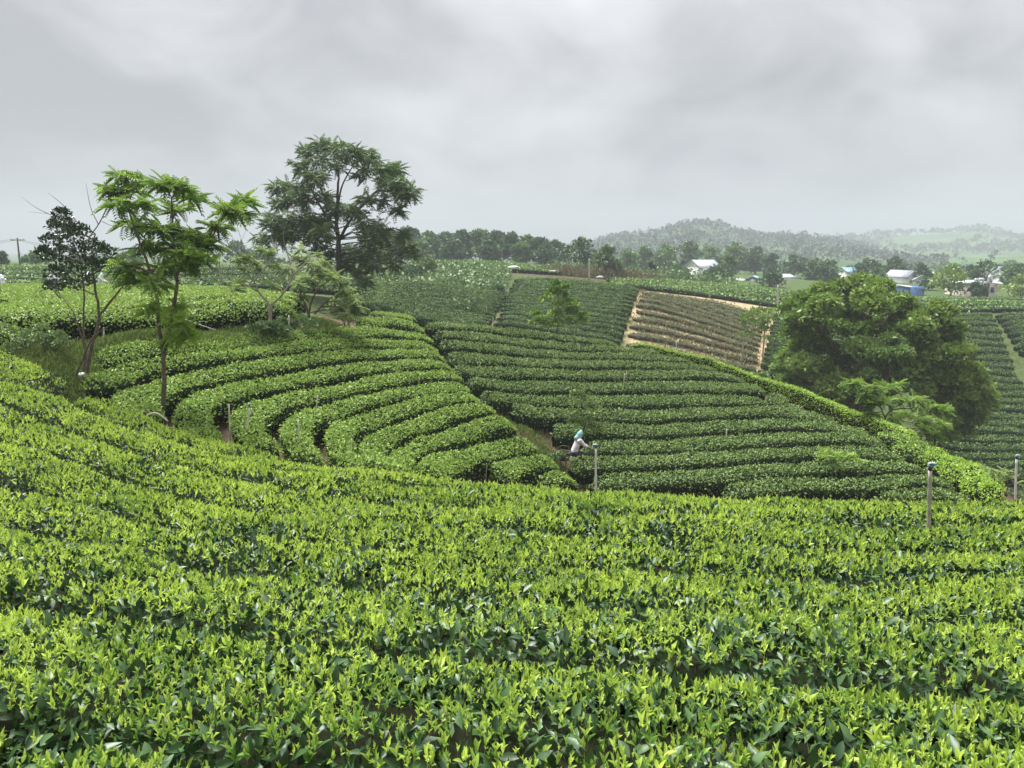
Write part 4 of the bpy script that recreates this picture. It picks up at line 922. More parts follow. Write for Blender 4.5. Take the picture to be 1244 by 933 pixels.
def sprinkler(p0, p1, d, r, label, m, s, rz=0.0):
    """a post carrying an impact sprinkler"""
    a, b = at(p0[0], p0[1], d), at(p1[0], p1[1], d); a[2] -= .45
    root = tag(empty('sprinkler_post', a), label, 'sprinkler', 'sprinkler posts')
    A = Acc(); n = 13; t = np.linspace(0, 1, n)[:, None]; rr = np.full(n, r); rr[1::4] *= 1.16
    tube(A, a + (b - a) * t, rr, 10); A.build('post', [m], root, a, True)
    h = b + np.array([0, 0, 0])
    def prt(name, mt, parent=None):
        def f(acc): 
            o = acc.build(name, [mt], root if parent is None else parent, a if parent is None else None, True); return o
        return f
    ax = np.array([math.cos(rz), math.sin(rz), 0]); up_ = np.array([0, 0, 1.])
    A = Acc(); tube(A, [h, h + up_ * s * .12, h + up_ * s * .18, h + up_ * s * .42, h + up_ * s * .5], [s * .16, s * .16, s * .24, s * .22, s * .12], 10); head = prt('sprinkler_head', 'black')(A)
    def sub(name, mt, pts, rad, seg=8):
        A = Acc(); tube(A, pts, rad, seg); o = A.build(name, [mt], head, a, True); return o
    c = h + up_ * s * .62
    sub('nozzle', 'blue', [c - ax * s * .45, c, c + ax * s * .75 + up_ * s * .16, c + ax * s * .95 + up_ * s * .2], [s * .15, s * .2, s * .13, s * .10])
    sub('swing_arm', 'paleblue', [c - ax * s * .35 + up_ * s * .34, c + up_ * s * .42, c + ax * s * .5 + up_ * s * .32, c + ax * s * .85 + up_ * s * .26], [s * .12, s * .16, s * .13, s * .05])
    sub('spring_cap', 'black', [c, c + up_ * s * .22, c + up_ * s * .5, c + up_ * s * .6], [s * .13, s * .15, s * .13, s * .05])
    return root
sprinkler((1132, 648), (1130, 572), 7.7, .021, 'big bamboo sprinkler post standing in the bright rows at the right', 'pipe', .085, .25)
sprinkler((724, 588), (724, 545), 21.9, .031, 'white pipe sprinkler post beside the tea picker', 'white_pipe', .13, 2.6)
sprinkler((1235, 606), (1235, 558), 19.8, .027, 'white sprinkler post at the right picture edge', 'white_pipe', .12, .2)
sprinkler((293, 532), (303, 495), 15.4, .018, 'leaning white sprinkler stake with a blue head in the light rows', 'white_pipe', .08, 1.2)
# bent bamboo pipe and white sack by the trees
A = Acc(); pp = spline(path_px([(176, 509), (182, 503), (190, 502), (197, 506), (204, 512)], 14.9), 14); tube(A, pp, np.full(14, .018), 6)
tag(A.build('bent_cane', ['bamboo'], None, pp[0], True), 'bent pale cane arching at the foot of the feathery tree', 'cane')
A = Acc(); pp = at([225, 262], [388, 401], 20.5); pp = pp[:1] + (pp[1:] - pp[:1]) * np.linspace(0, 1, 8)[:, None]; tube(A, pp, np.full(8, .006), 4)
tag(A.build('guy_line', ['bamboo'], None, pp[0], True), 'thin pale line slanting right of the feathery trunk', 'line')
def lump(name, label, cat, px, py, d, w, h, m, seed=0, z=None):
    """a sagging sack or cloth bundle"""
    p = at(px, py, d) if z is None else np.array([at(px, py, d)[0], d, z])
    nu, nv = 12, 9; u = np.linspace(0, 2 * math.pi, nu, endpoint=False); v = np.linspace(.02, math.pi - .02, nv)
    U, V = np.meshgrid(u, v, indexing='ij')
    r = 1 + .45 * (vnoise(np.cos(U) * 2 + 5, np.sin(U) * 2 + seed * 3, V * 1.5, seed=seed) - .5)
    x, y, zz = np.cos(U) * np.sin(V) * w * .5 * r, np.sin(U) * np.sin(V) * w * .4 * r, (1 - np.cos(V)) * .5 * h * (.8 + .3 * r - .3)
    pts = np.stack([x, y, zz], -1)
    pts = np.concatenate([pts, pts[:1]], 0)
    o = Acc().add((pts + p).reshape(-1, 3), grid_faces(nu + 1, nv)).build(name, [m], None, p, True)
    return tag(o, label, cat)
lump('white_sack', 'crumpled white sack at the foot of the glossy tree', 'sack', 99, 460, 18.35, .27, .22, 'white_cloth', 3, float(ground(at(99, 460, 18.35)[0], 18.35)) + .03)
lump('picking_bag', 'small white bag at the tea picker\'s side', 'bag', 693, 561, 24.3, .2, .25, 'white_cloth', 5)
lump('cloth_bundle', 'white rags on the path left of the straw terraces', 'rags', 768, 387, 68, .7, .5, 'white_cloth', 6)
lump('cloth_bundle', 'small pale rag lower on the path left of the straw terraces', 'rags', 770, 395, 65, .4, .4, 'white_cloth', 8)
lump('white_trough', 'flat white cover at the corner of the leafy crop', 'cover', 624, 326, 86, 1.2, .35, 'white_cloth', 2)
lump('pale_stone', 'pale boulder under the round tree by the small pole', 'stone', 729, 339, 92, .9, .5, 'concrete', 9)
lump('pale_stone', 'pale broken stone in the dry scrub by the field edge', 'stone', 672, 331, 90, .8, .35, 'concrete', 4)
# wicker basket
def basket():
    p = at(685, 558, 24.3); root = tag(empty('wicker_basket', p), 'brown wicker basket on the ground left of the tea picker', 'basket')
    A = Acc(); t = np.linspace(0, 1, 7)
    for k in range(6):
        z = .05 * k; tube(A, [p + np.array([math.cos(a) * (.15 + .016 * k), math.sin(a) * (.15 + .016 * k), z]) for a in np.linspace(0, 2 * math.pi, 15)], np.full(15, .026), 5)
    tube(A, [p, p + [0, 0, .03]], [.15, .15], 14)
    A.build('body', ['wicker'], root, p, True)
    A = Acc(); tube(A, [p + np.array([math.cos(a) * .24, 0, .28 + math.sin(a) * .2]) for a in np.linspace(0, math.pi, 11)], np.full(11, .014), 5); A.build('handle', ['wicker'], root, p, True)
basket()
# ---------------------------------------------------------------- people
def skin_mesh(name, verts, edges, radii, material, root_i=0):
    me = bpy.data.meshes.new(name); me.from_pydata([tuple(map(float, v)) for v in verts], edges, [])
    o = bpy.data.objects.new(name, me); COL.objects.link(o)
    o.modifiers.new('skin', 'SKIN'); 
    if not me.skin_vertices: me.skin_vertices.new() if hasattr(me.skin_vertices, 'new') else None
    for i, r in enumerate(radii):
        r = r if isinstance(r, tuple) else (r, r)
        me.skin_vertices[0].data[i].radius = r; me.skin_vertices[0].data[i].use_root = i == root_i
    s = o.modifiers.new('sub', 'SUBSURF'); s.levels = 2; s.render_levels = 2
    dg = bpy.context.evaluated_depsgraph_get()
    ev = bpy.data.meshes.new_from_object(o.evaluated_get(dg)); ev.name = name
    bpy.data.objects.remove(o); bpy.data.meshes.remove(me)
    ev.materials.clear(); ev.materials.append(M[material])
    for p in ev.polygons: p.use_smooth = True
    return ev
# joints in metres: x forward of the person, y to the left side, z up; crouching among the bushes, leaning forward
J = dict(pel=(0, 0, .50), wa=(.05, 0, .66), ch=(.13, 0, .85), sh=(.17, 0, .98), ne=(.20, 0, 1.05), hd=(.24, 0, 1.15), ht=(.25, 0, 1.24),
         ls=(.16, .17, .95), le=(.30, .22, .74), lh=(.48, .16, .70), rs=(.16, -.17, .95), re=(.32, -.20, .76), rh=(.50, -.12, .68),
         lp=(0, .09, .46), lk=(.36, .14, .44), la=(.12, .13, .08), lt=(.27, .14, .03), rp=(0, -.09, .46), rk=(.34, -.14, .40), ra=(.02, -.12, .08), rt=(.17, -.13, .03))
def chain(keys, rad): return [J[k] for k in keys], rad
def make_body():
    ks = ['pel', 'wa', 'ch', 'sh', 'ne', 'hd', 'ht', 'ls', 'le', 'lh', 'rs', 're', 'rh', 'lp', 'lk', 'la', 'lt', 'rp', 'rk', 'ra', 'rt']
    r = dict(pel=(.13, .10), wa=(.12, .09), ch=(.13, .10), sh=(.09, .07), ne=.05, hd=(.075, .09), ht=.065, ls=.055, le=.04, lh=.03, rs=.055, re=.04, rh=.03, lp=.08, lk=.055, la=.04, lt=.032, rp=.08, rk=.055, ra=.04, rt=.032)
    e = [('pel', 'wa'), ('wa', 'ch'), ('ch', 'sh'), ('sh', 'ne'), ('ne', 'hd'), ('hd', 'ht'), ('sh', 'ls'), ('ls', 'le'), ('le', 'lh'), ('sh', 'rs'), ('rs', 're'), ('re', 'rh'), ('pel', 'lp'), ('lp', 'lk'), ('lk', 'la'), ('la', 'lt'), ('pel', 'rp'), ('rp', 'rk'), ('rk', 'ra'), ('ra', 'rt')]
    v = [J[k] for k in ks]; rad = [r[k] for k in ks]; ed = [(ks.index(a), ks.index(b)) for a, b in e]
    # nose, and five short fingers on each hand
    v.append((.325, 0, 1.16)); rad.append(.018); ed.append((ks.index('hd'), len(v) - 1))
    for s, hnd in ((1, 'lh'), (-1, 'rh')):
        h = np.array(J[hnd])
        for k, (dy, ln) in enumerate(((.028, .07), (.010, .085), (-.010, .08), (-.028, .062))):
            v.append(tuple(h + [.05, dy, -.01])); rad.append(.0095); ed.append((ks.index(hnd), len(v) - 1))
            v.append(tuple(h + [.04 + ln, dy * 1.15, -.05])); rad.append(.007); ed.append((len(v) - 2, len(v) - 1))
        v.append(tuple(h + [.03, s * -.045, -.02])); rad.append(.010); ed.append((ks.index(hnd), len(v) - 1))
    return skin_mesh('body', v, ed, rad, 'skin')
BODY = make_body()
def make_shirt(m):
    ks = ['wa', 'ch', 'sh', 'ls', 'le', 'rs', 're']; r = [(.155, .125), (.165, .13), (.11, .09), .085, .062, .085, .062]
    v = [J[k] for k in ks] + [(-.01, 0, .48), (.43, .18, .72), (.44, -.15, .71)]; r += [(.165, .135), .045, .045]
    return skin_mesh('shirt', v, [(7, 0), (0, 1), (1, 2), (2, 3), (3, 4), (4, 8), (2, 5), (5, 6), (6, 9)], r, m)
def make_trousers():
    ks = ['pel', 'lp', 'lk', 'la', 'rp', 'rk', 'ra']; r = [(.14, .115), .10, .075, .06, .10, .075, .06]
    return skin_mesh('trousers', [J[k] for k in ks], [(0, 1), (1, 2), (2, 3), (0, 4), (4, 5), (5, 6)], r, 'trouser')
def make_hood(m):
    A = Acc(); p = spline([(.04, 0, .93), (.10, 0, .99), (.17, 0, 1.06), (.215, 0, 1.14), (.24, 0, 1.22), (.25, 0, 1.29)], 12)
    tube(A, p, [.03, .085, .105, .105, .102, .104, .108, .106, .096, .076, .046, .008], 14); return A.mesh('hood', [m], None, True)
SHIRT, TROUS, HOOD = make_shirt('shirt'), make_trousers(), make_hood('teal')
SHIRT_W, HOOD_W = SHIRT.copy(), HOOD.copy()
SHIRT_W.materials[0] = M['white_cloth']; HOOD_W.materials[0] = M['paleblue']
def person(px, py, d, face, label, shirt, hood, group=None, sink=0.0):
    p = at(px, py, d); p[2] = ground(p[0], p[1]) - sink
    root = tag(empty('person', p), label, 'person', group); root.rotation_euler.z = face
    if d > 40: root.scale = (1.2, 1.2, 1.2)
    for nm, me in (('body', BODY), ('shirt', shirt), ('trousers', TROUS), ('hood', hood)):
        o = bpy.data.objects.new(nm, me); COL.objects.link(o); o.parent = root
    return root
person(697, 562, 24.6, .25, 'tea picker in a pale patterned shirt and teal hood crouching at the dark rows', SHIRT, HOOD)
PK = 'tea pickers beyond the flat left field'
person(4, 345, 57, 2.4, 'far tea picker in white at the left picture edge', SHIRT_W, HOOD_W, PK)
person(58, 345, 57, .5, 'far tea picker in white seen left of the glossy tree crown', SHIRT_W, HOOD_W, PK)
person(71, 345, 59, 2.8, 'far tea picker in white seen through the glossy tree crown', SHIRT_W, HOOD_W, PK)
person(120, 345, 58, .2, 'far tea picker in white between the two left trees', SHIRT_W, HOOD_W, PK)
# ---------------------------------------------------------------- poles
def pole(px0, py0, px1, py1, d, r, label, m='concrete', arms=()):
    a, b = at(px0, py0, d), at(px1, py1, d); a[2] = min(a[2], ground(a[0], a[1])) - .1
    root = tag(empty('utility_pole', a), label, 'pole', 'poles in the fields')
    A = Acc(); tube(A, a + (b - a) * np.linspace(0, 1, 6)[:, None], np.linspace(r, r * .75, 6), 8); A.build('post', [m], root, a, True)
    for f, ln in arms:
        c = a + (b - a) * f; A = Acc(); box(A, (-ln / 2, -.05, -.05), (ln / 2, .05, .05), 0, .2, c); A.build('crossarm', [m], root, a)
        for k in (-.45, 0, .45):
            A = Acc(); tube(A, [c + [k * ln, 0, .05], c + [k * ln, 0, .14], c + [k * ln, 0, .2]], [.03, .05, .02], 6); A.build('insulator', ['concrete'], root, a)
    return root
pole(24, 320, 21, 289, 104, .13, 'leaning utility pole with crossarm on the far-left skyline', 'bark', ((.93, 1.8),))
pole(716, 337, 716, 314, 98, .11, 'small pale concrete pole before the dry scrub')
pole(945, 379, 945, 346, 82, .10, 'slim post left of the round tree top')
pole(268, 350, 266, 310, 58, .07, 'thin pale post behind the flat left field', 'bark_pale')
for i, (x0, y0, x1, y1) in enumerate([(21, 290, -120, 297), (21, 290, 110, 299), (21, 291.5, -120, 301), (21, 291.5, 110, 303)]):
    a, b = at(x0, y0, 104), at(x1, y1, 112); t = np.linspace(0, 1, 14)[:, None]; p = a + (b - a) * t; p[:, 2] -= (np.sin(t[:, 0] * math.pi)) * .5
    A = Acc(); tube(A, p, np.full(14, .02), 4); tag(A.build('power_line', ['wire'], None, p[0]), ['upper wire running left from the leaning pole', 'upper wire running right from the leaning pole', 'lower wire running left from the leaning pole', 'lower wire running right from the leaning pole'][i], 'wire', 'wires on the leaning pole')
# ---------------------------------------------------------------- village houses
M['wall_white'] = mat('white_render', (.52, .52, .50), (.72, .72, .70), .85, scale=1.3)
M['wall_pink'] = mat('pale_pink_render', (.44, .37, .33), (.58, .50, .45), .85, scale=1.3)
M['wall_grey'] = mat('grey_block', (.26, .26, .26), (.40, .39, .37), .9, scale=1.6)
M['wall_blue'] = mat('blue_sheet', (.05, .14, .38), (.09, .21, .48), .5, scale=1.5)
M['roof_grey'] = mat('grey_sheet_roof', (.25, .28, .32), (.40, .43, .47), .5, scale=1.0)
M['roof_blue'] = mat('blue_sheet_roof', (.10, .22, .42), (.18, .32, .54), .5, scale=1.0)
M['roof_pale'] = mat('pale_sheet_roof', (.45, .50, .48), (.62, .66, .64), .5, scale=1.0)
M['roof_dark'] = mat('dark_sheet', (.03, .035, .045), (.07, .075, .085), .6, scale=1.0)
M['glass'] = mat('window_glass', (.02, .025, .03), (.05, .06, .07), .12, scale=2.0)
M['steel'] = mat('steel_tank', (.55, .56, .57), (.75, .76, .77), .35, scale=4.0, metal=.5)
def house(label, px, py, d, w, dp, h, wall, roofm, roof='gable', rise=1.2, rz=0.0, wins=(), door=None, name='house', cat='house', over=.3):
    """walls, roof, windows with panes and a door; px, py is the middle of the front foot"""
    p = at(px, py, d); p[2] = min(p[2], ground(p[0], p[1]) + .6)
    root = tag(empty(name, p), label, cat, 'houses of the village'); root.rotation_euler.z = rz
    def part(nm, m, acc, parent=None): return acc.build(nm, [m], parent or root)
    foot = 3.0
    wl = part('wall', wall, box(Acc(), (-w / 2, 0, -foot), (w / 2, dp, h)))
    o = over
    if roof == 'gable':            # ridge along the width
        A = Acc(); y = [-o, dp / 2, dp + o]; t = .12
        for k, (y0, y1, z0, z1) in enumerate(((-o, dp / 2, h - .15, h + rise), (dp / 2, dp + o, h + rise, h - .15))):
            v = [(-w / 2 - o, y0, z0), (w / 2 + o, y0, z0), (w / 2 + o, y1, z1), (-w / 2 - o, y1, z1)]
            A.add(v + [(a, b, c + t) for a, b, c in v], quads([(0, 3, 2, 1), (4, 5, 6, 7), (0, 1, 5, 4), (1, 2, 6, 5), (2, 3, 7, 6), (3, 0, 4, 7)]))
        part('roof', roofm, A)
        for x in (-w / 2 + .02, w / 2 - .02): part('gable', wall, Acc().add([(x, 0, h), (x, dp, h), (x, dp / 2, h + rise - .05)], [(0, 1, 2)]))
    elif roof == 'front':          # gable end to the viewer
        A = Acc(); t = .12
        for s in (-1, 1):
            v = [(s * (w / 2 + o), -o, h - .15), (s * (w / 2 + o), dp + o, h - .15), (0, dp + o, h + rise), (0, -o, h + rise)]
            A.add(v + [(a, b, c + t) for a, b, c in v], quads([(0, 3, 2, 1), (4, 5, 6, 7), (0, 1, 5, 4), (1, 2, 6, 5), (2, 3, 7, 6), (3, 0, 4, 7)]))
        part('roof', roofm, A)
        for y in (.02, dp - .02): part('gable', wall, Acc().add([(-w / 2, y, h), (w / 2, y, h), (0, y, h + rise - .05)], [(0, 1, 2)]))
    elif roof == 'hip':
        A = Acc(); k = min(w, dp) * .35; v = [(-w / 2 - o, -o, h), (w / 2 + o, -o, h), (w / 2 + o, dp + o, h), (-w / 2 - o, dp + o, h), (-w / 2 + k, dp / 2, h + rise), (w / 2 - k, dp / 2, h + rise)]
        A.add(v, [(0, 1, 5), (0, 5, 4), (2, 3, 4), (2, 4, 5), (1, 2, 5), (3, 0, 4), (0, 3, 2), (0, 2, 1)]); part('roof', roofm, A)
    else:                          # single slope
        A = Acc(); t = .1; v = [(-w / 2 - o, -o, h), (w / 2 + o, -o, h - rise), (w / 2 + o, dp + o, h - rise + .2), (-w / 2 - o, dp + o, h + .2)]
        A.add(v + [(a, b, c + t) for a, b, c in v], quads([(0, 3, 2, 1), (4, 5, 6, 7), (0, 1, 5, 4), (1, 2, 6, 5), (2, 3, 7, 6), (3, 0, 4, 7)])); part('roof', roofm, A)
    for x, z, ww, hh in wins:
        f = part('window', 'wall_white', box(Acc(), (x - ww / 2 - .08, -.05, z - .08), (x + ww / 2 + .08, .0 - .002, z + hh + .08)))
        part('pane', 'glass', box(Acc(), (x - ww / 2, -.07, z), (x + ww / 2, -.052, z + hh)), f)
    if door is not None:
        f = part('door', 'roof_dark', box(Acc(), (door - .45, -.06, -.2), (door + .45, -.003, 2.0)))
    return root
house('gabled house with grey roof and white walls on the wooded rise', 863, 339, 172, 5.4, 6.5, 2.6, 'wall_white', 'roof_grey', 'gable', 1.6, .35, [(-1.3, .9, .9, 1.1), (1.2, .9, .9, 1.1)], 0)
house('small grey block house with a pale blue roof', 914, 349, 142, 2.4, 4, 1.5, 'wall_grey', 'roof_blue', 'front', .5, -.4, [(.2, .4, .5, .6)])
house('bright blue sheet lean-to beside the grey block house', 904, 348, 143, 1.5, 2.5, 1.1, 'wall_blue', 'roof_pale', 'shed', .1, 0, name='lean_to', cat='shed')
house('tiny blue-roofed hut peeking over the field edge', 833, 343, 150, 1.3, 2, .7, 'wall_white', 'roof_blue', 'front', .4, 0, name='hut', cat='hut')
house('low house with a bright white roof among the trees', 962, 346, 162, 4.2, 5, 1.3, 'wall_white', 'roof_pale', 'hip', .9, .2, [(-1.2, .2, .6, .7), (1.2, .2, .6, .7)])
house('white house with a blue gable roof behind the round tree top', 1036, 338, 172, 2.4, 5, 1.4, 'wall_white', 'roof_blue', 'gable', .9, .1, [(0, .3, .6, .7)])
house('white-walled house with a blue roof next to the water tank', 1073, 353, 132, 1.9, 5, 1.8, 'wall_white', 'roof_blue', 'shed', .3, .3, [(.2, .6, .5, .7)])
house('dark open shed under a pale sheet roof', 1089, 355, 126, 3.3, 3.5, .75, 'roof_dark', 'roof_pale', 'shed', .12, 0, name='open_shed', cat='shed')
house('blue sheet-metal shed with a sloping roof', 1112, 358, 122, 2.9, 3.5, 1.25, 'wall_blue', 'roof_grey', 'shed', .35, 0, name='blue_shed', cat='shed')
house('house with twin bluish-grey gables behind the blue shed', 1108, 346, 160, 2.6, 6, 1.6, 'wall_white', 'roof_grey', 'front', 1.3, .3, [(0, .5, .6, .7)])
house('white gabled house joined behind the blue shed', 1119, 346, 158, 3.0, 6, 1.0, 'wall_white', 'roof_grey', 'front', .9, -.2, [(-.6, .2, .5, .6), (.6, .2, .5, .6)])
house('flat pale-roofed house with water tanks on top', 1193, 359, 121, 4.8, 6, 1.9, 'wall_pink', 'roof_pale', 'hip', .45, .05, [(-1.7, .5, .6, .8), (-.4, .5, .6, .8), (1.6, .5, .6, .8)], .6)
house('grey-white house behind the trees at the far right', 1214, 344, 178, 3.2, 6, 2.6, 'wall_white', 'roof_grey', 'front', 1.2, .2, [(-.7, 1.2, .6, .8), (.7, 1.2, .6, .8)])
house('low pale-roofed house at the right edge of the village', 1230, 346, 170, 3.0, 5, 1.6, 'wall_white', 'roof_pale', 'gable', .7, 0, [(-.7, .5, .6, .7)])
def tank(label, px, py, d, r, h, horiz=False, legs=.0):
    p = at(px, py, d); root = tag(empty('water_tank', p), label, 'water tank', 'water tanks of the village')
    A = Acc(); ax = np.array([1., 0, 0]) if horiz else np.array([0, 0, 1.]); o = p + np.array([0, 0, r if horiz else 0]) - (ax * h / 2 if horiz else 0)
    tube(A, [o, o + ax * h * .04, o + ax * h * .12, o + ax * h * .88, o + ax * h * .96, o + ax * h], [r * .4, r * .85, r, r, r * .85, r * .4], 14); A.build('drum', ['steel'], root, p, True)
    q = p + np.array([0, 0, 0.0])
    for sx in (-1, 1):
        for sy in (-1, 1):
            A = Acc(); box(A, (-.05, -.05, -max(.3, legs)), (.05, .05, .12), 0, 0, q + np.array([sx * (h * .35 if horiz else r * .7), sy * r * .6, 0])); A.build('leg', ['concrete'], root, p)
    if not horiz:
        A = Acc(); tube(A, [o + ax * h, o + ax * (h + .12)], [r * .3, r * .25], 10); A.build('lid', ['steel'], root, p, True)
tank('big white water tank on a stand beside the blue shed', 1082, 347, 131, .5, 1.0, False, 2.0)
tank('upright white tank on the flat pale roof', 1202, 341, 121.5, .28, .85, False, .5)
tank('horizontal steel tank on the flat pale roof, near the upright tank', 1192, 341.5, 121.8, .26, .8, True, .5)
tank('horizontal steel tank at the left end of the flat pale roof', 1186, 341.5, 121.8, .22, .6, True, .5)
# ---------------------------------------------------------------- undergrowth
def strew(name, label, cat, pts, shape_m, size, n, spread, hgt, kind='stuff', lean=.5, wr=.5, ground_z=True, group=None):
    """leaves strewn round a list of plan points"""
    acc = Acc()
    for q in pts:
        c = at(q[0], q[1], q[2]); m = int(n * (q[3] if len(q) > 3 else 1)); xy = c[:2] + RNG.normal(size=(m, 2)) * spread * np.array([1, .7])
        z = ground(xy[:, 0], xy[:, 1]) + RNG.random(m) ** 1.3 * hgt * (.5 + .9 * vnoise(xy[:, 0] * 1.5, xy[:, 1] * 1.5))
        leafy(acc, np.column_stack([xy, z]), np.tile([0, 0, 1.0], (m, 1)), size, LEAF0, 0, lean, .6, wr)
    o = acc.build(name, [shape_m]); return tag(o, label, cat, group, kind)
strew('grass', 'rough grass on the bank between the flat field and the bowl', 'grass', [(85, 442, 18.6), (70, 436, 19.0), (250, 404, 22.4), (215, 408, 21.7), (285, 401, 23.4), (330, 396, 24.8), (95, 460, 17.6), (80, 450, 18.2), (345, 394, 25.4), (400, 388, 28.4), (150, 412, 20.9), (180, 410, 21.2), (120, 430, 19.6), (45, 430, 19.4), (410, 385, 29.5)], 'grass', .16, 1500, .75, .16, lean=1.1, wr=.16)
strew('grass', 'weedy grass around the tea picker and the seam path', 'grass', [(668, 545, 24.0), (640, 520, 25.2), (655, 530, 24.6), (690, 570, 23.2), (625, 505, 26.0), (605, 497, 26.4)], 'grass', .14, 420, .5, .14, lean=1.1, wr=.16)
def shrub(label, px, py, d, w, h, m, n, size, group='shrubs by the bank', name='shrub', flat=.8):
    p = gbase(px, py, d); root = tag(empty(name, p), label, 'shrub', group); W, Lf = Acc(), Acc()
    for _ in range(max(4, int(w * 5))):
        q = p + np.array([RNG.normal() * w * .28, RNG.normal() * w * .2, h * RNG.uniform(.35, .8)])
        limb(W, p, q, .018, .006, .05, 5, 4); leaves(Lf, q, max(.18, h * .33), n, size, 0, flat, .55, RNG.uniform(-.2, .2))
    W.build('stem', ['bark_dark'], root, p); Lf.build('foliage', [m], root, p)
shrub('scrubby shrub on the bank at the left picture edge', -6, 424, 19.4, 1.2, .8, 'scrub', 90, .10)
shrub('scrubby shrub with a bluish tint left of the glossy tree', 32, 420, 19.8, 1.1, .9, 'scrub', 90, .10)
shrub('low scrubby shrub left of the glossy tree foot', 58, 432, 19.2, 1.1, .6, 'scrub', 90, .10)
shrub('low weedy shrub before the short bright hedge', 10, 422, 19.4, 1.2, .5, 'scrub', 80, .10)
shrub('leafy weeds at the foot of the forked tree', 318, 400, 24.6, 1.1, .5, 'crop', 90, .13)
shrub('leafy weeds right of the forked tree', 338, 398, 25.0, 1.1, .6, 'crop', 90, .13)
shrub('leafy weeds below the drooping tree', 362, 394, 26.2, 1.2, .65, 'crop', 90, .13)
shrub('bushy undergrowth at the right of the drooping tree', 420, 384, 30.5, 1.0, 1.3, 'scrub', 100, .13)
shrub('pale weed clump beside the tea picker', 672, 556, 23.9, .6, .4, 'crop', 50, .09)
shrub('round shrub at the edge of the leafy crop field', 503, 330, 78, 1.8, 1.5, 'wood', 110, .28, 'shrubs of the far slope')
shrub('small tree-like shrub in the leafy crop field', 517, 322, 84, 2.2, 2.2, 'scrub', 110, .28, 'shrubs of the far slope')
shrub('dark shrub at the lower edge of the leafy crop', 605, 347, 73, 1.2, .9, 'wood', 90, .24, 'shrubs of the far slope')
shrub('shrub on the bare patch of the far slope', 566, 374, 62, 1.6, 1.6, 'crop', 60, .22, 'shrubs of the far slope')
shrub('dark brush at the foot of the far slope', 452, 368, 52, 3.0, 1.0, 'wood', 120, .2, 'shrubs of the far slope')
shrub('bushy shrub under the left of the round tree', 955, 452, 48, 3.2, 1.8, 'leaf_round_light', 140, .2, 'shrubs in the hollow')
shrub('leafy scrub on the far side of the ridge under the feathery tree', 1085, 522, 33, 3.0, 1.2, 'scrub', 150, .16, 'shrubs in the hollow')
shrub('dark scrub behind the nose of the ridge', 1150, 540, 33, 3.2, 1.4, 'leaf_round', 160, .16, 'shrubs in the hollow')
shrub('low scrub in the hollow right of the ridge nose', 1200, 560, 32, 3.0, 1.0, 'scrub', 150, .15, 'shrubs in the hollow')
shrub('bushes at the foot of the olive-green tree', 1185, 545, 39, 3.2, 1.3, 'leaf_olive', 150, .18, 'shrubs in the hollow')
shrub('light bush in front of the thin leafy tree', 925, 448, 53, 2.2, 1.0, 'leaf_round_light', 120, .2, 'shrubs in the hollow')
def crop_field():
    acc = Acc(); a_ = curve([(478, 322), (520, 319), (600, 324), (622, 328)], 50, 40); b_ = curve([(440, 339), (500, 342), (560, 347), (614, 353)], 50, 40)
    n = 9000; f = RNG.random(n); k = RNG.random(n) * 38.9; i = k.astype(int); u = (k - i)[:, None]
    A_ = a_[i] * (1 - u) + a_[i + 1] * u; B_ = b_[i] * (1 - u) + b_[i + 1] * u; xy = A_ * (1 - f)[:, None] + B_ * f[:, None]
    z = T(xy[:, 0], xy[:, 1]) - HB + (.25 + .9 * vnoise(xy[:, 0] * .8, xy[:, 1] * .8)) * RNG.random(n) ** .6
    leafy(acc, np.column_stack([xy, z]), np.tile([0, 0, 1.0], (n, 1)), .36, LEAF0, 0, .3, .9, .75)
    tag(acc.build('leafy_crop', ['crop']), 'pale leafy crop on the top of the far slope', 'crop', kind='stuff')
crop_field()
strew('dry_scrub', 'dry brownish scrub along the field edge before the wood', 'scrub', [(x, 336 - abs(x - 700) * .02, 104) for x in range(676, 800, 9)], 'drygrass', .45, 170, 1.3, 1.3, lean=.9, wr=.3)
strew('green_scrub', 'green weeds mixed into the dry scrub by the field edge', 'scrub', [(x, 335, 106) for x in range(680, 880, 9)], 'wood_light', .45, 130, 1.6, 1.7, lean=.6, wr=.6)
strew('dry_grass', 'straw grass between the pruned rows of the straw terraces', 'grass', [(x, y, dd) for y, dd in ((352, 82), (362, 78), (372, 74), (385, 70), (398, 65), (410, 61), (424, 58)) for x in range(770 if y < 400 else 790, 930 if y > 380 else 880, 14)], 'drygrass', .3, 60, 1.1, .25, lean=1.0, wr=.25)
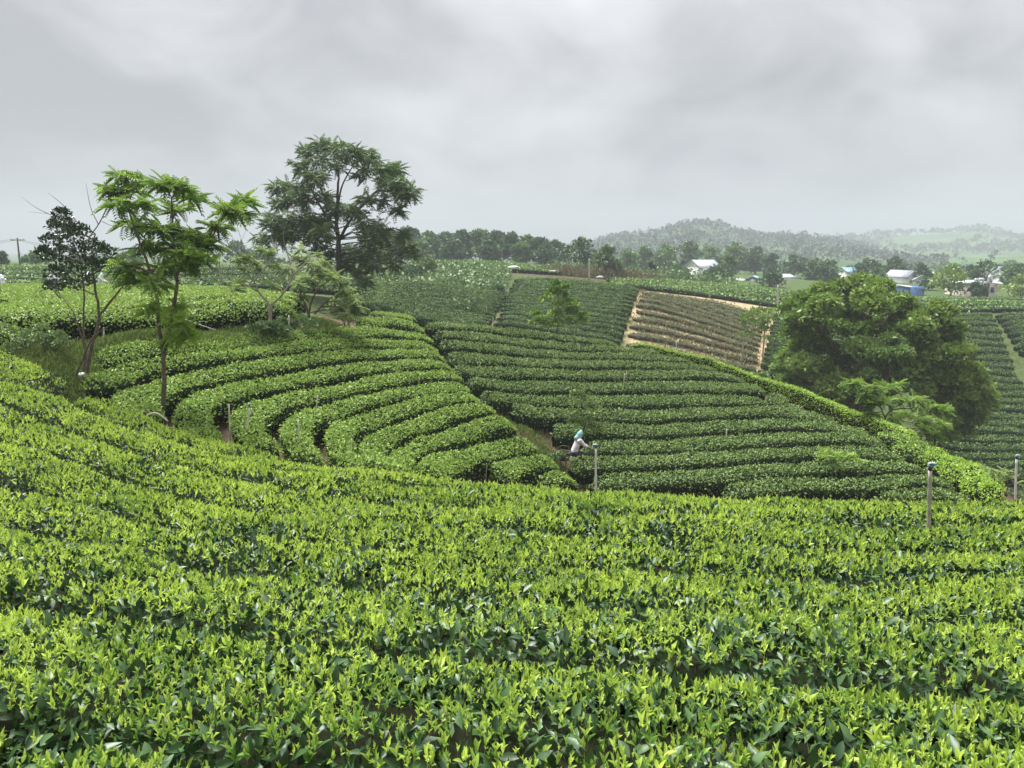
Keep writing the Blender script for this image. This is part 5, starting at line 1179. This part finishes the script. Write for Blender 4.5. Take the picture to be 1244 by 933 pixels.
# ---------------------------------------------------------------- far hills
M['hill_ground'] = mat('hill_cover', (.030, .062, .026), (.085, .15, .045), .95, scale=.012, spec=.05)
M['hill_meadow'] = mat('hill_meadow', (.05, .10, .035), (.11, .19, .055), .95, scale=.012, spec=.05)
def hill(label, sky_px, d0, d1, d2, z0, m, rough=4.0, seed=0):
    """a ridge: its skyline traced as pixels at distance d1, its foot at d0"""
    sp = np.array(sky_px, float); px = np.linspace(sp[0, 0], sp[-1, 0], 110); py = np.interp(px, sp[:, 0], sp[:, 1])
    top = at(px, py, d1); nv = 34; G = np.zeros((110, nv, 3))
    for j, f in enumerate(np.linspace(0, 1, nv)):
        dd = d0 + (d2 - d0) * f
        t = (dd - d0) / (d1 - d0) if dd < d1 else 1 - (dd - d1) / (d2 - d1)
        s = t * t * (3 - 2 * t) * .6 + t * .4
        x = top[:, 0] * dd / d1 * (1 if dd < d1 else d1 / dd * .5 + .5)
        nz = (vnoise(x * .012, dd * .012, seed=seed) - .5) * rough * 3 * min(1, 3 * t) * (1 - .8 * (abs(dd - d1) < (d2 - d0) / nv)) + (vnoise(x * .05, dd * .05, seed=seed + 1) - .5) * rough * min(1, 3 * t)
        G[:, j] = np.column_stack([x, np.full(110, dd), z0 + (top[:, 2] - z0) * s + np.minimum(nz, 0) - .0])
    o = Acc().add(G.reshape(-1, 3), grid_faces(110, nv)[:, ::-1]).build('hill', [m], None, None, True)
    tag(o, label, 'hill', kind='structure'); return G
HA = hill('wooded hill rising in the mist behind the village', [(600, 318), (690, 305), (720, 300), (745, 291), (780, 288), (800, 283), (825, 276), (850, 271), (875, 274), (895, 282), (920, 288), (950, 289), (975, 289), (1010, 294), (1045, 302), (1090, 315), (1150, 332)], 380, 850, 1250, -12, 'hill_ground', 5, 11)
HB_ = hill('far misty hill with light green clearings', [(860, 312), (930, 302), (980, 297), (1020, 291), (1060, 287), (1100, 285), (1140, 284), (1170, 281), (1192, 278), (1215, 283), (1244, 287), (1320, 286), (1450, 300)], 700, 1400, 2000, -16, 'hill_meadow', 9, 31)
HC = hill('low green rise behind the right end of the village', [(1010, 338), (1080, 326), (1130, 318), (1190, 313), (1260, 311), (1400, 316)], 300, 560, 800, -11, 'hill_meadow', 3, 51)
HD = hill('far pale ridge in the mist at the left', [(-200, 316), (-60, 308), (60, 311), (200, 306), (330, 309), (480, 303), (620, 309), (720, 305), (800, 312)], 600, 1300, 1800, -16, 'hill_ground', 6, 71)
def hill_woods(G, n, size, hgt, dens, label, maskf=None, jlo=2, jhi=22):
    acc = Acc(); nu, nv = G.shape[:2]; cnt = 0
    while cnt < n:
        i, j = int(RNG.integers(1, nu - 2)), int(RNG.integers(jlo, jhi)); p = G[i, j] + (G[i + 1, j] - G[i, j]) * RNG.random() + (G[i, j + 1] - G[i, j]) * RNG.random()
        q = to_px(p)
        if maskf is not None and not maskf(q, p): cnt += .25; continue
        cnt += 1; h = hgt * RNG.uniform(.6, 1.45); r = size * RNG.uniform(.7, 1.3)
        for k in range(3):
            c = p + np.array([RNG.normal() * r * .3, RNG.normal() * r * .3, h * (.45 + .25 * k)])
            leaves(acc, c, r * (1 - .22 * k), dens, r * .62, 0, .8, .8, RNG.uniform(-.25, .25))
    tag(acc.build('hill_woods', ['hill_tree']), label, 'woods', kind='stuff')
hill_woods(HA, 1500, 3.2, 5.6, 6, 'misty woods covering the hill behind the village', None, 3, 22)
hill_woods(HB_, 800, 5.5, 7.0, 6, 'patches of misty woods on the far hill', lambda q, p: vnoise(p[0] * .006, p[1] * .006, seed=8) > .52, 4, 18)
hill_woods(HC, 60, 2.2, 4.0, 9, 'scattered trees on the low rise behind the village', lambda q, p: vnoise(p[0] * .02, p[1] * .02, seed=4) > .55, 4, 18)
hill_woods(HD, 260, 4.0, 8.0, 8, 'misty woods on the far left ridge', None, 6, 18)
# ---------------------------------------------------------------- the air
def haze():
    A = box(Acc(), (-2600, -60, -40), (2600, 2700, 115))
    o = A.build('haze', []); m = bpy.data.materials.new('haze_air'); m.use_nodes = True
    N, L = m.node_tree.nodes, m.node_tree.links
    N.remove(N['Principled BSDF'])
    v = N.new('ShaderNodeVolumePrincipled'); v.inputs['Color'].default_value = (.55, .58, .645, 1); v.inputs['Density'].default_value = HAZE
    v.inputs['Anisotropy'].default_value = 0.0
    L.new(v.outputs[0], N['Material Output'].inputs['Volume'])
    o.data.materials.append(m)
    tag(o, 'pale damp haze in the air over the valley', 'haze', kind='stuff')
HAZE = 0.0009
haze()
